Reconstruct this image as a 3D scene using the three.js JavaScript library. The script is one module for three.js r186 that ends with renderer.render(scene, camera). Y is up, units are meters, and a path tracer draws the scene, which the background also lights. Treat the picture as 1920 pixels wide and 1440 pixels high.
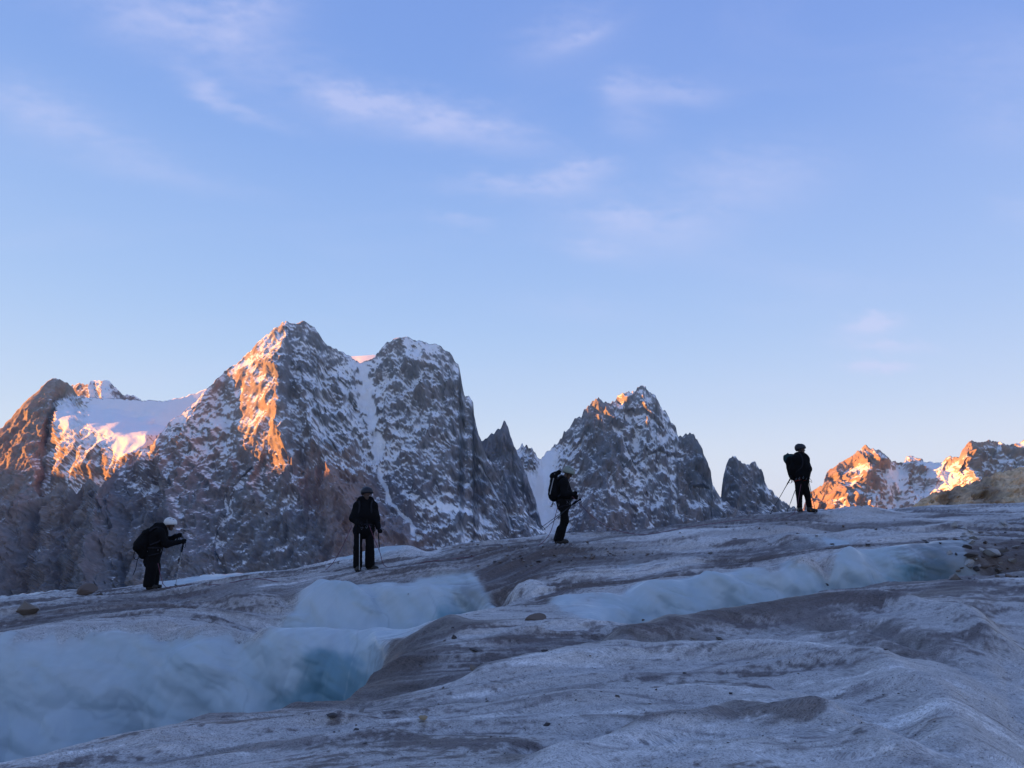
import * as THREE from 'three';
import { mergeGeometries, mergeVertices, toCreasedNormals } from 'three/addons/utils/BufferGeometryUtils.js';

// ------------------------------------------------------------------ camera, sky, sun, exposure
const scene = new THREE.Scene();
const FPX = 1413, EYE = 1.6, PITCH = Math.atan(320 / FPX);          // focal length in photo pixels, horizon at row 1040
const camera = new THREE.PerspectiveCamera(54, 4 / 3, 0.1, 40000);
camera.position.set(0, EYE, 0);
camera.rotation.x = PITCH;
const renderer = new THREE.WebGLRenderer();
renderer.toneMapping = THREE.LinearToneMapping;
renderer.toneMappingExposure = 2.8;
renderer.shadowMap.enabled = true;
const SKY_GAIN = 1 / 2.8;                                               // the sky below is given as it shows; the exposure brings it back
const R = Math.PI / 180;
const SUN_AZ = 84 * R, SUN_EL = 8 * R;                            // to the left of the view, low
const SUN = new THREE.Vector3(-Math.sin(SUN_AZ) * Math.cos(SUN_EL), Math.sin(SUN_EL), -Math.cos(SUN_AZ) * Math.cos(SUN_EL));
const sun = new THREE.DirectionalLight(new THREE.Color().setRGB(1.0, 0.37, 0.055), 5);
sun.target.position.set(0, 300, -2500);
sun.position.copy(sun.target.position).addScaledVector(SUN, 6000);
sun.castShadow = true;
sun.shadow.mapSize.set(4096, 4096);
Object.assign(sun.shadow.camera, { left: -4000, right: 4000, top: 2500, bottom: -2500, near: 10, far: 14000 });
scene.add(sun, sun.target);

// ------------------------------------------------------------------ helpers
let seed = 7;
const rnd = () => { seed = (seed * 1664525 + 1013904223) >>> 0; return seed / 4294967296; };
const clamp = (x, a = 0, b = 1) => x < a ? a : x > b ? b : x;
const sstep = (a, b, x) => { const t = clamp((x - a) / (b - a)); return t * t * (3 - 2 * t); };
const lerp = (a, b, t) => a + (b - a) * t;
const PERM = new Uint8Array(512);
{ const p = [...Array(256).keys()]; for (let i = 255; i > 0; i--) { const j = Math.floor(rnd() * (i + 1)); [p[i], p[j]] = [p[j], p[i]]; } for (let i = 0; i < 512; i++) PERM[i] = p[i & 255]; }
function grad(h, x, y, z) { h &= 15; const u = h < 8 ? x : y, v = h < 4 ? y : h === 12 || h === 14 ? x : z; return ((h & 1) ? -u : u) + ((h & 2) ? -v : v); }
function noise(x, y, z = 0) {
  const fx = Math.floor(x), fy = Math.floor(y), fz = Math.floor(z), X = fx & 255, Y = fy & 255, Z = fz & 255;
  x -= fx; y -= fy; z -= fz;
  const u = x * x * x * (x * (x * 6 - 15) + 10), v = y * y * y * (y * (y * 6 - 15) + 10), w = z * z * z * (z * (z * 6 - 15) + 10);
  const A = PERM[X] + Y, AA = PERM[A] + Z, AB = PERM[A + 1] + Z, B = PERM[X + 1] + Y, BA = PERM[B] + Z, BB = PERM[B + 1] + Z;
  const l = (a, b, t) => a + (b - a) * t;
  return l(l(l(grad(PERM[AA], x, y, z), grad(PERM[BA], x - 1, y, z), u), l(grad(PERM[AB], x, y - 1, z), grad(PERM[BB], x - 1, y - 1, z), u), v),
    l(l(grad(PERM[AA + 1], x, y, z - 1), grad(PERM[BA + 1], x - 1, y, z - 1), u), l(grad(PERM[AB + 1], x, y - 1, z - 1), grad(PERM[BB + 1], x - 1, y - 1, z - 1), u), v), w);
}
function fbm(x, y, z, oct, gain = 0.5) { let s = 0, a = 1, n = 0; for (let i = 0; i < oct; i++) { s += a * noise(x, y, z + i * 17.3); n += a; a *= gain; x *= 2.03; y *= 2.03; z *= 2.03; } return s / n; }
function ridged(x, y, z, oct, gain = 0.5) { let s = 0, a = 1, n = 0, w = 1; for (let i = 0; i < oct; i++) { let r = 1 - Math.abs(noise(x, y, z + i * 11.7)) * 1.6; r *= r; s += a * r * w; n += a; w = clamp(r * 1.4); a *= gain; x *= 2.1; y *= 2.1; z *= 2.1; } return s / n; }
// a photo pixel at a forward distance, as a point of the world
const CP = Math.cos(PITCH), SP = Math.sin(PITCH);
function at(px, py, d) {
  const cx = (px - 960) / FPX, cy = (720 - py) / FPX, fwd = CP - cy * SP, s = d / fwd;
  return new THREE.Vector3(cx * s, EYE + (cy * CP + SP) * s, -d);
}
function lin(pts, x, k = 1) {                                       // pts: [x, v...] rising in x
  if (x <= pts[0][0]) return pts[0][k];
  for (let i = 1; i < pts.length; i++) if (x <= pts[i][0]) { const a = pts[i - 1], b = pts[i]; return a[k] + (b[k] - a[k]) * (x - a[0]) / (b[0] - a[0]); }
  return pts[pts.length - 1][k];
}
function slopes(xs, ys) {                                           // monotone cubic tangents
  const n = xs.length, m = new Array(n).fill(0), d = [];
  for (let i = 0; i < n - 1; i++) d.push((ys[i + 1] - ys[i]) / (xs[i + 1] - xs[i]));
  for (let i = 1; i < n - 1; i++) m[i] = d[i - 1] * d[i] <= 0 ? 0 : 2 * d[i - 1] * d[i] / (d[i - 1] + d[i]);
  m[0] = d[0]; m[n - 1] = d[n - 2];
  return m;
}
function cubic(xs, ys, m, x) {
  const n = xs.length;
  if (x <= xs[0]) return ys[0];
  if (x >= xs[n - 1]) return ys[n - 1];
  let i = 0; while (x > xs[i + 1]) i++;
  const h = xs[i + 1] - xs[i], t = (x - xs[i]) / h, t2 = t * t, t3 = t2 * t;
  return (2 * t3 - 3 * t2 + 1) * ys[i] + (t3 - 2 * t2 + t) * h * m[i] + (3 * t2 - 2 * t3) * ys[i + 1] + (t3 - t2) * h * m[i + 1];
}
const names = {};
function numbered(name) { const n = names[name] = (names[name] ?? -1) + 1; return n ? `${name}_${String(n).padStart(3, '0')}` : name; }
function tag(o, label, category, group) { Object.assign(o.userData, { label, category }); if (group) o.userData.group = group; return o; }
function put(name, geometry, material, parent = scene) {
  const m = new THREE.Mesh(geometry, material); m.name = parent === scene ? numbered(name) : name; m.castShadow = m.receiveShadow = true; parent.add(m); return m;
}
function structure(o, label) { o.userData.kind = 'structure'; if (label) o.userData.label = label; return o; }
function thing(name, label, category, pos, group) { const g = new THREE.Group(); g.name = numbered(name); g.position.copy(pos); scene.add(g); return tag(g, label, category, group); }
function gridGeometry(pos, nc, nr, col, uv) {                        // rows of nc points
  const idx = new Uint32Array((nc - 1) * (nr - 1) * 6); let k = 0;
  for (let j = 0; j < nr - 1; j++) for (let i = 0; i < nc - 1; i++) { const a = j * nc + i, b = a + 1, c = a + nc, d = c + 1; idx[k++] = a; idx[k++] = b; idx[k++] = d; idx[k++] = a; idx[k++] = d; idx[k++] = c; }
  const g = new THREE.BufferGeometry();
  g.setAttribute('position', new THREE.BufferAttribute(pos, 3));
  if (col) g.setAttribute('color', new THREE.BufferAttribute(col, 3));
  if (uv) g.setAttribute('uv', new THREE.BufferAttribute(uv, 2));
  g.setIndex(new THREE.BufferAttribute(idx, 1)); g.computeVertexNormals();
  return g;
}

// ------------------------------------------------------------------ sky: clear dawn air with thin pink cirrus
{
  const W = 3072, H = 1536, px = new Float32Array(W * H * 4);
  // colours by elevation (linear, as they show)
  const bands = [[-90, .30, .33, .42], [-6, .50, .55, .66], [0, .90, .88, .90], [6, .78, .84, .96], [11, .58, .72, .95], [18, .405, .585, .92], [26, .305, .48, .875], [34, .228, .392, .825], [42, .205, .352, .785], [60, .175, .31, .70], [90, .16, .28, .64]];
  const B = [1, 2, 3].map((k) => { const xs = bands.map((b) => b[0]), ys = bands.map((b) => b[k]); return [xs, ys, slopes(xs, ys)]; });
  // thin clouds: photo pixel, half width, half height, tilt, strength
  const CL = [[330, 45, 200, 60, .25, .85], [470, 25, 100, 45, -.2, .7], [385, 165, 60, 20, .6, .75], [470, 215, 90, 14, .35, .5], [60, 205, 130, 50, .3, .65], [200, 270, 140, 30, .3, .4],
    [760, 215, 170, 42, .12, .85], [900, 250, 150, 30, .2, .7], [660, 190, 80, 30, .2, .6], [1060, 70, 110, 50, -.3, .5], [1100, 70, 50, 14, -.4, .6], [1170, 165, 40, 34, .2, .6], [1260, 175, 90, 22, .1, .75], [1190, 230, 60, 40, .2, .4],
    [1085, 325, 75, 22, -.15, .95], [1000, 352, 150, 20, .05, .8], [1150, 405, 110, 22, .1, .65], [1200, 440, 160, 45, .1, .45], [1370, 310, 110, 50, -.1, .35], [1340, 390, 130, 60, -.2, .35], [1130, 475, 70, 20, .2, .45], [870, 415, 60, 12, .2, .4], [1480, 340, 120, 60, -.3, .3],
    [1632, 608, 52, 17, -.1, 2.0], [1665, 648, 85, 13, .06, 1.1], [1652, 688, 52, 9, 0, 2.3], [1080, 580, 120, 26, .1, .25], [520, 150, 200, 60, .3, .3], [1900, 230, 120, 60, .1, .3], [1500, 520, 160, 30, .15, .25], [300, 330, 200, 22, .2, .3], [1850, 120, 180, 60, -.1, .25], [1920, 400, 60, 30, .3, .35]]
    .map(([x, y, w, h, a, s]) => [x, y, w, h, Math.cos(a), Math.sin(a), s]);
  for (let j = 0; j < H; j++) {
    const el = (j + .5) / H * 180 - 90, ce = Math.cos(el * R), se = Math.sin(el * R), base = B.map(([a, b, c]) => cubic(a, b, c, el));
    for (let i = 0; i < W; i++) {
      const az = ((i + .5) / W - .5) * 2 * Math.PI, dx = ce * Math.cos(az), dz = ce * Math.sin(az);
      const toSun = Math.acos(clamp(dx * SUN.x + se * SUN.y + dz * SUN.z, -1, 1)) / R;
      let [r, g, b] = base;
      // broad warm whitening round the sun's side, pale lilac away from it
      const glow = Math.exp(-Math.pow(toSun / 42, 2)) * clamp(1 - el / 60), lilac = sstep(60, 150, toSun) * (el > 0 ? 1 : .5);
      r += glow * .10 + lilac * .018; g += glow * .07 - lilac * .012; b += glow * .02;
      const u = el * .09, wx = fbm(dx * 2.1 + 5, dz * 2.1, se * 3, 3);
      let c = 0;
      if (el > 0) {
        // cirrus that covers the whole sky, sparse, on a layer seen in perspective
        const q = 1 / (se + .12), gx = dx * q, gz = dz * q;
        const wisps = fbm(gx * 1.1 + wx * .8 + 3, gz * 2.2 + wx, 4, 6, .58);
        c = sstep(.02, .5, wisps) * .22 + sstep(-.15, .6, fbm(gx * .5, gz * .7, 9, 3)) * .10;
        // the clouds in view
        const f = -dz * CP + se * SP;
        if (f > .3) {
          const qx = 960 + dx / f * FPX, qy = 720 - (se * CP + dz * SP) / f * FPX;
          if (qx > -500 && qx < 2400 && qy > -400 && qy < 1100) {
            const n1 = fbm(qx / 150 + 7, qy / 60, 2, 6, .62), n2 = fbm(qx / 60 + qy / 90, qy / 20 - qx / 150, 8, 6, .66), ox = 45 * n1, oy = 26 * n2;
            let s = 0;
            for (const [x, y, w, h, ca, sa, k] of CL) {
              const ex = qx - x + ox, ey = qy - y + oy, a = (ex * ca + ey * sa) / w, d = (ey * ca - ex * sa) / h, e = a * a + d * d;
              if (e < 5) s += k * Math.exp(-e * 1.1);
            }
            c = c * .5 + clamp(s * (.80 + .75 * n1 + .8 * n2), 0, 1.1) * .72;
          }
        }
      }
      c = clamp(c) * sstep(1, 8, el);
      r += (.60 - r) * c * .6 + .06 * c; g += (.64 - g) * c * .6 + .045 * c; b += (.92 - b) * c * .6 + .04 * c;
      const k = (j * W + i) * 4;
      px[k] = r * SKY_GAIN; px[k + 1] = g * SKY_GAIN; px[k + 2] = b * SKY_GAIN; px[k + 3] = 1;
    }
  }
  const t = new THREE.DataTexture(px, W, H, THREE.RGBAFormat, THREE.FloatType);
  t.mapping = THREE.EquirectangularReflectionMapping; t.magFilter = THREE.LinearFilter; t.minFilter = THREE.LinearFilter; t.needsUpdate = true;
  scene.background = t; scene.environment = t;
}
// ------------------------------------------------------------------ mountains
// A face is a sheet that leans back from the camera; ridge and gully lines ([row, column, metres towards the camera]) fold it into spurs, and noise breaks it into rock.
function field(points, soft = 60) {                                  // smooth field through [px, py, values...]
  const n = points[0].length - 2, out = new Float32Array(n);
  return (x, y) => { let W = 0; out.fill(0); for (const p of points) { const dx = x - p[0], dy = y - p[1], w = 1 / Math.pow(dx * dx + dy * dy + soft * soft, 2); W += w; for (let k = 0; k < n; k++) out[k] += w * p[k + 2]; } for (let k = 0; k < n; k++) out[k] /= W; return out; };
}
function segDist(poly, x, y) { let best = 1e9; for (let i = 1; i < poly.length; i++) { const [ax, ay] = poly[i - 1], [bx, by] = poly[i], vx = bx - ax, vy = by - ay, t = clamp(((x - ax) * vx + (y - ay) * vy) / (vx * vx + vy * vy)), dx = x - ax - t * vx, dy = y - ay - t * vy, d = dx * dx + dy * dy; if (d < best) best = d; } return Math.sqrt(best); }
const SNOWMORE = .16;
const rockMaterial = new THREE.MeshStandardMaterial({ vertexColors: true, roughness: 0.95, metalness: 0 });
function mountain(o) {
  const { crest, lines, depth, lean, bottom, step, rows, scale: S, snow, rock, gullies = [], rough = 1, back = 900, topAmp = .3 } = o;
  const x0 = crest[0][0], x1 = crest[crest.length - 1][0], nc = Math.round((x1 - x0) / step) + 1, NB = 26, nr = rows + NB;
  const top = Math.min(...crest.map((p) => p[1]));
  const relief = (x, y) => {
    const k = lines.map((l) => [lin(l, y, 1), lin(l, y, 2)]).sort((a, b) => a[0] - b[0]);
    if (x <= k[0][0]) return k[0][1];
    for (let i = 1; i < k.length; i++) if (x <= k[i][0]) return k[i - 1][1] + (k[i][1] - k[i - 1][1]) * (x - k[i - 1][0]) / Math.max(1, k[i][0] - k[i - 1][0]);
    return k[k.length - 1][1];
  };
  const pos = new Float32Array(nc * nr * 3), col = new Float32Array(nc * nr * 3), den = new Float32Array(nc * nr), rib = new Float32Array(nc * nr), smooth = new Float32Array(nc * nr), P = new THREE.Vector3();
  const mPerPx = depth / FPX;
  for (let i = 0; i < nc; i++) {
    const px = x0 + i * step;
    let cy = lin(crest, px) + (o.jag ?? 3) * (noise(px / 9, 3.3, S) * 1.3 + noise(px / 4, 8.3, S) * .8 - .3);
    for (let j = 0; j < nr; j++) {
      const r = Math.max(0, j - NB), v = r / (rows - 1), py = cy + (bottom - cy) * v, k = j * nc + i;
      // wander the look-up so that the folds are not straight
      const wx = px + 14 * noise(px / 60, py / 60, 5) + 6 * noise(px / 22, py / 22, 9), wy = py + 14 * noise(px / 60, py / 60, 15);
      const s = snow(px, py, wx, wy); den[k] = s[0]; smooth[k] = s[1];
      let g = 0, gd = -9;
      for (const [poly, w, dens] of gullies) { const d = segDist(poly, wx, wy) / (w * (.75 + 1.1 * noise(px / 16, py / 16, 31))); if (d < 2) { const e = 1 - sstep(.5, 1.6, d); g = Math.max(g, e); gd = Math.max(gd, dens - (1 - e) * 1.2); } }
      den[k] = Math.max(den[k], gd); smooth[k] = Math.max(smooth[k], g * .6);
      const F = relief(wx, wy) + (py - top) * lean * mPerPx - g * 18 * S;
      P.copy(at(px, py, depth - F));
      const x = P.x / S, y = P.y / S, z = P.z / S, am = (1 - smooth[k] * .85) * rough * S * (o.calm ? o.calm(px, py) : 1), cr = lerp(topAmp, 1, sstep(0, .12, v));
      const warp = 40 * noise(x / 130, y / 130, z / 130);
      const r1 = ridged((x + warp) / 120, y / 300, z / 200, 3) - .4, r2 = ridged(x / 58 + 3, (y + x * .35) / 140, z / 80, 4) - .4, r3 = ridged((x + warp * .6) / 34 + 7, (y - x * .2) / 120, z / 70, 3, .55) - .45;
      const tilt = .35 * noise(x / 260, y / 260, 61), r4 = ridged((x + y * tilt + warp * .3) / 15 + 3, (y - x * .15) / 62, z / 40, 3, .55) - .45;
      rib[k] = .5 * r1 + .7 * r2 + .9 * r3 + .9 * r4;
      let n = 44 * r1 + 34 * r2 + 26 * r3 + 9 * r4;
      // joints split the rock into slabs
      const q1 = noise((x + y * .3) / 46, (y - x * .15) / 75, z / 60) * 3 + 9;
      n += 9 * (Math.floor(q1) + sstep(.25, .6, q1 - Math.floor(q1)) - 9);
      n += 8 * fbm(x / 22, y / 18, z / 22, 4, .6);
      const st = (y * .93 + x * .32 + 24 * noise(x / 90, y / 90, z / 90)) / 17, fr = st - Math.floor(st);
      n += 4.5 * (sstep(0, .75, fr) - fr) * 2 + 4 * noise(x / 5.5, y / 4, z / 5);
      if (o.swell) n += o.swell(px, py) / S;
      n *= am * cr;
      let bx = 0, by = 0, bz = 0;
      if (j < NB) { const t = (NB - j) / NB, e = Math.pow(t, 1.6) * back; by = -e * (1.0 + .25 * noise(px / 40, t * 5, 2)); bz = -e * .75; n *= 1 - t * .5; }
      pos[k * 3] = P.x + bx + n * .12 * noise(x / 30, y / 30, 4); pos[k * 3 + 1] = P.y + by + n * .28; pos[k * 3 + 2] = P.z + bz + n * .96;
    }
  }
  const g = gridGeometry(pos, nc, nr, col);
  const N = g.attributes.normal;
  for (let k = 0; k < nc * nr; k++) {
    const i = k % nc, j = Math.floor(k / nc), px = x0 + i * step, r = Math.max(0, j - NB), cy = lin(crest, px), py = cy + (bottom - cy) * r / (rows - 1);
    const x = pos[k * 3] / S, y = pos[k * 3 + 1] / S, z = pos[k * 3 + 2] / S, ny = N.getY(k) * (N.getZ(k) < 0 && j >= NB ? -1 : 1);
    const ang = .9 * noise(x / 220, y / 220, 51), ca = Math.cos(ang), sa = Math.sin(ang), rx = x * ca + y * sa, ry = y * ca - x * sa;
    const a = fbm(x / 46, y / 46, z / 46, 4, .62), b = fbm(rx / 10 + 4, ry / 24, z / 22, 4, .66), c = noise(x / 4.5, y / 4.5, z / 4.5);
    const sc = den[k] + SNOWMORE + .75 * (ny - .42) - .34 * rib[k] + .62 * a + .40 * b + .16 * c, s = sstep(.43, .55, sc);
    const dust = sstep(.16, .5, sc) * .2;                            // a thin dusting lies round the snow
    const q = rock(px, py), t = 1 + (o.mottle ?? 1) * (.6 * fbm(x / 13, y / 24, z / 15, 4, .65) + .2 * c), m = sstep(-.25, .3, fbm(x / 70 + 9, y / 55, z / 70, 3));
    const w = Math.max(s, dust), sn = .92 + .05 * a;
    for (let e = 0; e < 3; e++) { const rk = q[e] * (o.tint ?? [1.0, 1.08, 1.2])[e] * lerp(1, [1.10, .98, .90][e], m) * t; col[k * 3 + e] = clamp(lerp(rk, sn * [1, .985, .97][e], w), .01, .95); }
  }
  const m = put(o.name, g, rockMaterial);
  return structure(m, o.label);
}
function RIDGE(z) { return 728 + 92 * sstep(-2960, -2760, z); }
const constant = (...v) => () => v;

// main massif: twin summits, the snow couloir between them, the dark lower buttresses that run out to the left
{
  const den = field([[100, 940, -.3], [100, 1050, -.5], [250, 1000, -.36], [300, 870, .12], [380, 800, .42], [440, 780, .28], [470, 720, .16], [480, 850, .16], [530, 900, .05], [440, 950, -.05], [430, 1050, -.1], [560, 1000, -.2], [610, 900, -.35], [660, 960, -.6], [730, 1040, -.6], [700, 1000, -.5], [560, 640, .22], [540, 720, -.1], [580, 700, .2], [620, 760, .32], [650, 700, .4], [640, 850, .2], [690, 760, .7], [720, 840, .55], [760, 700, .36], [800, 680, .34], [790, 760, .26], [850, 760, .12], [840, 850, .05], [780, 840, .28], [800, 930, .1], [860, 1000, .16], [900, 1050, .1], [790, 1000, .0], [730, 930, -.06], [890, 920, -.02], [520, 620, .12], [350, 950, -.1], [300, 1050, -.34]], 34);
  const rk = field([[100, 1000, .25, .205, .17], [100, 920, .28, .215, .16], [250, 950, .21, .185, .165], [160, 1080, .21, .185, .16], [400, 1000, .21, .195, .18], [480, 950, .22, .195, .165], [560, 1010, .19, .175, .16], [620, 900, .31, .215, .165], [680, 990, .31, .215, .17], [720, 1050, .28, .20, .165], [480, 760, .31, .235, .175], [440, 700, .30, .225, .17], [540, 700, .19, .175, .165], [600, 640, .22, .20, .185], [780, 700, .23, .21, .19], [820, 850, .22, .20, .185], [900, 1000, .22, .20, .185], [640, 800, .20, .185, .17], [750, 940, .18, .165, .16], [310, 820, .29, .225, .175]], 40);  // rock painted warmer and lighter on the sunlit left flank for its glow
  const flake = (x, y) => [den(x, y)[0], 0];
  mountain({
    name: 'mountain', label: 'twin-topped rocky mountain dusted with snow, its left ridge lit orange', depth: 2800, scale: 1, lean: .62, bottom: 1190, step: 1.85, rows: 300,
    crest: [[-330, 985], [-120, 955], [0, 934], [22, 941], [46, 908], [62, 914], [78, 936], [112, 906], [124, 911], [142, 926], [166, 897], [188, 914], [212, 889], [240, 865], [262, 840], [285, 836], [300, 815], [320, 790], [350, 765], [378, 742], [401, 717], [424, 696], [450, 676], [472, 655], [495, 632], [514, 616], [536, 605], [555, 611], [570, 605], [589, 616], [604, 636], [619, 653], [645, 662], [658, 670], [674, 681], [690, 679], [705, 664], [724, 647], [742, 638], [767, 633], [799, 642], [825, 649], [847, 666], [861, 689], [866, 719], [872, 745], [879, 741], [887, 756], [889, 782], [896, 812], [910, 850], [960, 930], [1040, 1020], [1100, 1060]],
    lines: [
      [[900, -330, 0], [1200, -330, 0]], [[900, 30, 40], [1000, -10, 110], [1110, -70, 170]], [[900, 110, 10], [1000, 70, -30], [1110, 40, -10]], [[900, 135, 40], [1000, 95, 60], [1110, 70, 80]], [[900, 160, 10], [1000, 125, 0], [1110, 105, 30]], [[850, 215, 40], [900, 190, 110], [1000, 160, 170], [1110, 150, 210]], [[830, 245, 0], [900, 252, -20], [1000, 240, 20], [1110, 230, 60]], [[850, 262, 20], [900, 272, 50], [1000, 280, 90], [1110, 285, 130]], [[850, 275, 10], [900, 288, 20], [1000, 305, 40], [1110, 315, 80]],
      [[760, 320, 40], [830, 288, 70], [900, 305, 100], [1000, 330, 120], [1110, 345, 150]],
      [[640, 400, 20], [740, 380, 15], [800, 400, -5], [900, 410, 20], [1000, 418, 30], [1110, 420, 50]],
      [[605, 520, -10], [650, 462, -20], [700, 425, -20], [760, 418, -30], [820, 432, -15], [870, 455, 30], [1000, 490, 70], [1110, 505, 90]],
      [[605, 540, 25], [650, 532, 130], [690, 514, 150], [750, 528, 190], [830, 536, 205], [900, 545, 160], [1000, 560, 140], [1110, 575, 150]],
      [[605, 552, 12], [700, 545, 35], [780, 552, 95], [820, 556, 120], [870, 562, 100], [1000, 600, 80], [1110, 630, 110]],
      [[605, 570, 18], [700, 560, 40], [780, 566, 135], [820, 588, 180], [870, 612, 190], [960, 665, 230], [1060, 730, 260], [1110, 760, 280]],
      [[605, 600, 0], [677, 640, -40], [760, 660, -50], [842, 680, -30], [910, 705, 0], [1015, 770, 90], [1110, 820, 130]],
      [[605, 650, -40], [677, 684, -90], [760, 694, -90], [842, 706, -60], [910, 724, -20], [1015, 790, 70], [1110, 835, 110]],
      [[633, 740, -10], [700, 745, -20], [800, 750, 0], [842, 760, 20], [950, 790, 70], [1050, 840, 120], [1110, 870, 140]],
      [[633, 775, 0], [700, 790, 10], [800, 800, 30], [880, 830, 60], [1000, 880, 120], [1110, 920, 150]],
      [[649, 830, -30], [700, 864, -60], [800, 892, -70], [900, 915, -70], [1000, 950, -40], [1110, 990, 0]],
    ],
    snow: flake, rock: rk, calm: (x, y) => 1 - .78 * Math.exp(-Math.pow((x - 475) / 72, 2) - Math.pow((y - 745) / 115, 2)),
    gullies: [[[[684, 676], [690, 720], [696, 760], [700, 800], [706, 845]], 17, 1.1], [[[706, 845], [716, 900], [735, 935], [760, 975], [785, 1015]], 4.5, .9], [[[430, 930], [418, 980], [408, 1020], [400, 1060]], 2.5, .62], [[[470, 880], [440, 940], [412, 1000]], 3, .45], [[[345, 1000], [338, 1060], [334, 1080]], 3, .55], [[[900, 870], [930, 930], [965, 990]], 3, .6], [[[620, 690], [650, 740], [680, 790]], 6, .5], [[[840, 900], [880, 905], [905, 890]], 4, .55], [[[770, 930], [830, 950], [880, 960]], 10, .4], [[[560, 700], [590, 770], [640, 850]], 5, .42]],
  });
}
// left mountain: lit rock wall and hanging glacier below a snow saddle
{
  const den = field([[0, 850, -.6], [60, 790, -.55], [110, 730, -.35], [140, 740, -.1], [125, 780, .8], [200, 770, 1.2], [300, 770, 1.2], [370, 750, 1.2], [140, 820, .5], [190, 830, .7], [220, 840, .8], [260, 810, 1.1], [230, 870, .45], [170, 880, .35], [120, 860, .15], [80, 880, -.05], [60, 850, -.2], [110, 840, .3], [160, 850, .25], [30, 920, -.3], [180, 900, .6], [130, 900, .5], [190, 860, -.1]], 16);
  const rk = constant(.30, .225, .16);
  const seracs = (x, y) => sstep(0, 1, 1 - Math.hypot((x - 190) / 110, (y - 805) / 60)) * 1.6;
  mountain({
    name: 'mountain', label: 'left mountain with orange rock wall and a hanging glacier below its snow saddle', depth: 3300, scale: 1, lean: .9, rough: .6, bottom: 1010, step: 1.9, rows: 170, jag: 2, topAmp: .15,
    crest: [[-330, 960], [-100, 860], [0, 805], [22, 782], [49, 752], [75, 730], [90, 713], [103, 709], [116, 715], [128, 719], [137, 730], [146, 744], [200, 747], [262, 751], [307, 753], [337, 747], [365, 738], [390, 729], [430, 720], [480, 760]],
    lines: [
      [[700, -330, -640], [1000, -330, -640]], [[700, 95, 30], [760, 62, 60], [800, 55, 80], [860, 50, 90], [1000, 40, 90]], [[700, 112, 20], [800, 78, 80], [860, 66, 95], [1000, 60, 90]],
      [[700, 140, 0], [760, 100, -20], [800, 88, 10], [860, 85, 30], [900, 80, 10], [1000, 70, 0]],
      [[700, 150, 0], [758, 108, -20], [780, 98, 110], [830, 108, 180], [870, 120, 190], [1000, 130, 60]],
      [[740, 200, -15], [765, 130, 10], [785, 130, 190], [830, 155, 270], [870, 165, 260], [1000, 170, 90]],
      [[740, 240, -20], [772, 205, -10], [795, 178, 220], [840, 182, 300], [870, 190, 290], [1000, 190, 70]],
      [[740, 290, -30], [782, 250, -20], [806, 215, 310], [845, 208, 350], [870, 215, 350], [1000, 220, 90]],
      [[740, 330, -30], [796, 285, -10], [818, 268, 430], [850, 255, 440], [870, 245, 400], [1000, 240, 120]],
      [[740, 360, -30], [800, 330, -30], [850, 310, 330], [1000, 300, 100]],
      [[700, 480, 0], [1000, 480, 0]]],
    snow: (x, y, wx, wy) => { const d = den(wx, wy)[0]; return [d, sstep(.45, .8, d)]; }, rock: rk, swell: (x, y) => seracs(x, y) * 10 * (noise(x / 14, y / 8, 3) + .6 * noise(x / 6, y / 4, 7)),
  });
  const s1 = () => [.75, .8];
  mountain({ name: 'mountain', label: 'small snowy summit standing behind the snow saddle', depth: 3900, scale: 1, lean: 1, bottom: 800, step: 1.5, rows: 50, jag: 3, rough: .5, back: 400,
    crest: [[110, 760], [135, 724], [148, 721], [161, 721], [180, 714], [195, 712], [206, 717], [216, 727], [229, 741], [247, 741], [262, 749], [300, 770]],
    lines: [[[700, 110, -60], [800, 110, -60]], [[700, 165, 40], [800, 150, 80]], [[700, 175, 20], [800, 175, 40]], [[700, 200, 60], [740, 190, 90], [800, 190, 100]], [[700, 300, -100], [800, 300, -100]]],
    snow: (x, y) => [x < 165 ? .1 : .42 - .4 * sstep(200, 215, x), .5], rock: constant(.22, .16, .13) });
  mountain({ name: 'mountain', label: 'sunlit snow dome behind the notch between the twin summits', depth: 3300, scale: 1, lean: 1.6, bottom: 760, step: 1.5, rows: 40, jag: 0, rough: .1, back: 300,
    crest: [[600, 700], [640, 674], [660, 668], [680, 667], [702, 665], [730, 672], [760, 700]], lines: [[[600, 600, -60], [800, 600, -60]], [[600, 760, 60], [800, 760, 60]]], snow: constant(1.5, 1), rock: constant(.2, .17, .15) });
}
// pointed peak in front of the right-hand end of the main massif
{
  const den = field([[945, 810, -.5], [920, 840, -.5], [940, 870, -.1], [960, 900, 0], [930, 940, -.1], [960, 980, .1], [985, 1000, .1], [920, 1010, .05], [1000, 900, .1]], 30);
  mountain({ name: 'mountain', label: 'dark pointed rock peak right of the twin-topped mountain', depth: 2650, scale: 1, lean: .5, bottom: 1150, step: 1.5, rows: 190, jag: 4,
    crest: [[850, 930], [880, 860], [902, 828], [922, 816], [937, 805], [945, 792], [952, 801], [960, 820], [964, 839], [975, 862], [990, 900], [1003, 935], [1012, 970], [1022, 1010], [1060, 1080]],
    lines: [[[790, 850, -80], [1150, 850, -60]], [[790, 925, 0], [880, 905, -10], [1000, 930, 20], [1150, 960, 60]], [[790, 940, 40], [880, 935, 60], [1000, 985, 90], [1150, 1020, 120]], [[790, 955, 10], [880, 958, 20], [1000, 1000, 60], [1150, 1060, 60]], [[790, 1060, -100], [1150, 1060, -60]]],
    snow: (x, y) => [den(x, y)[0], 0], rock: constant(.185, .17, .165), gullies: [[[[934, 887], [960, 940], [985, 985], [1000, 1010]], 2.6, .7]] });
}
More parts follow.
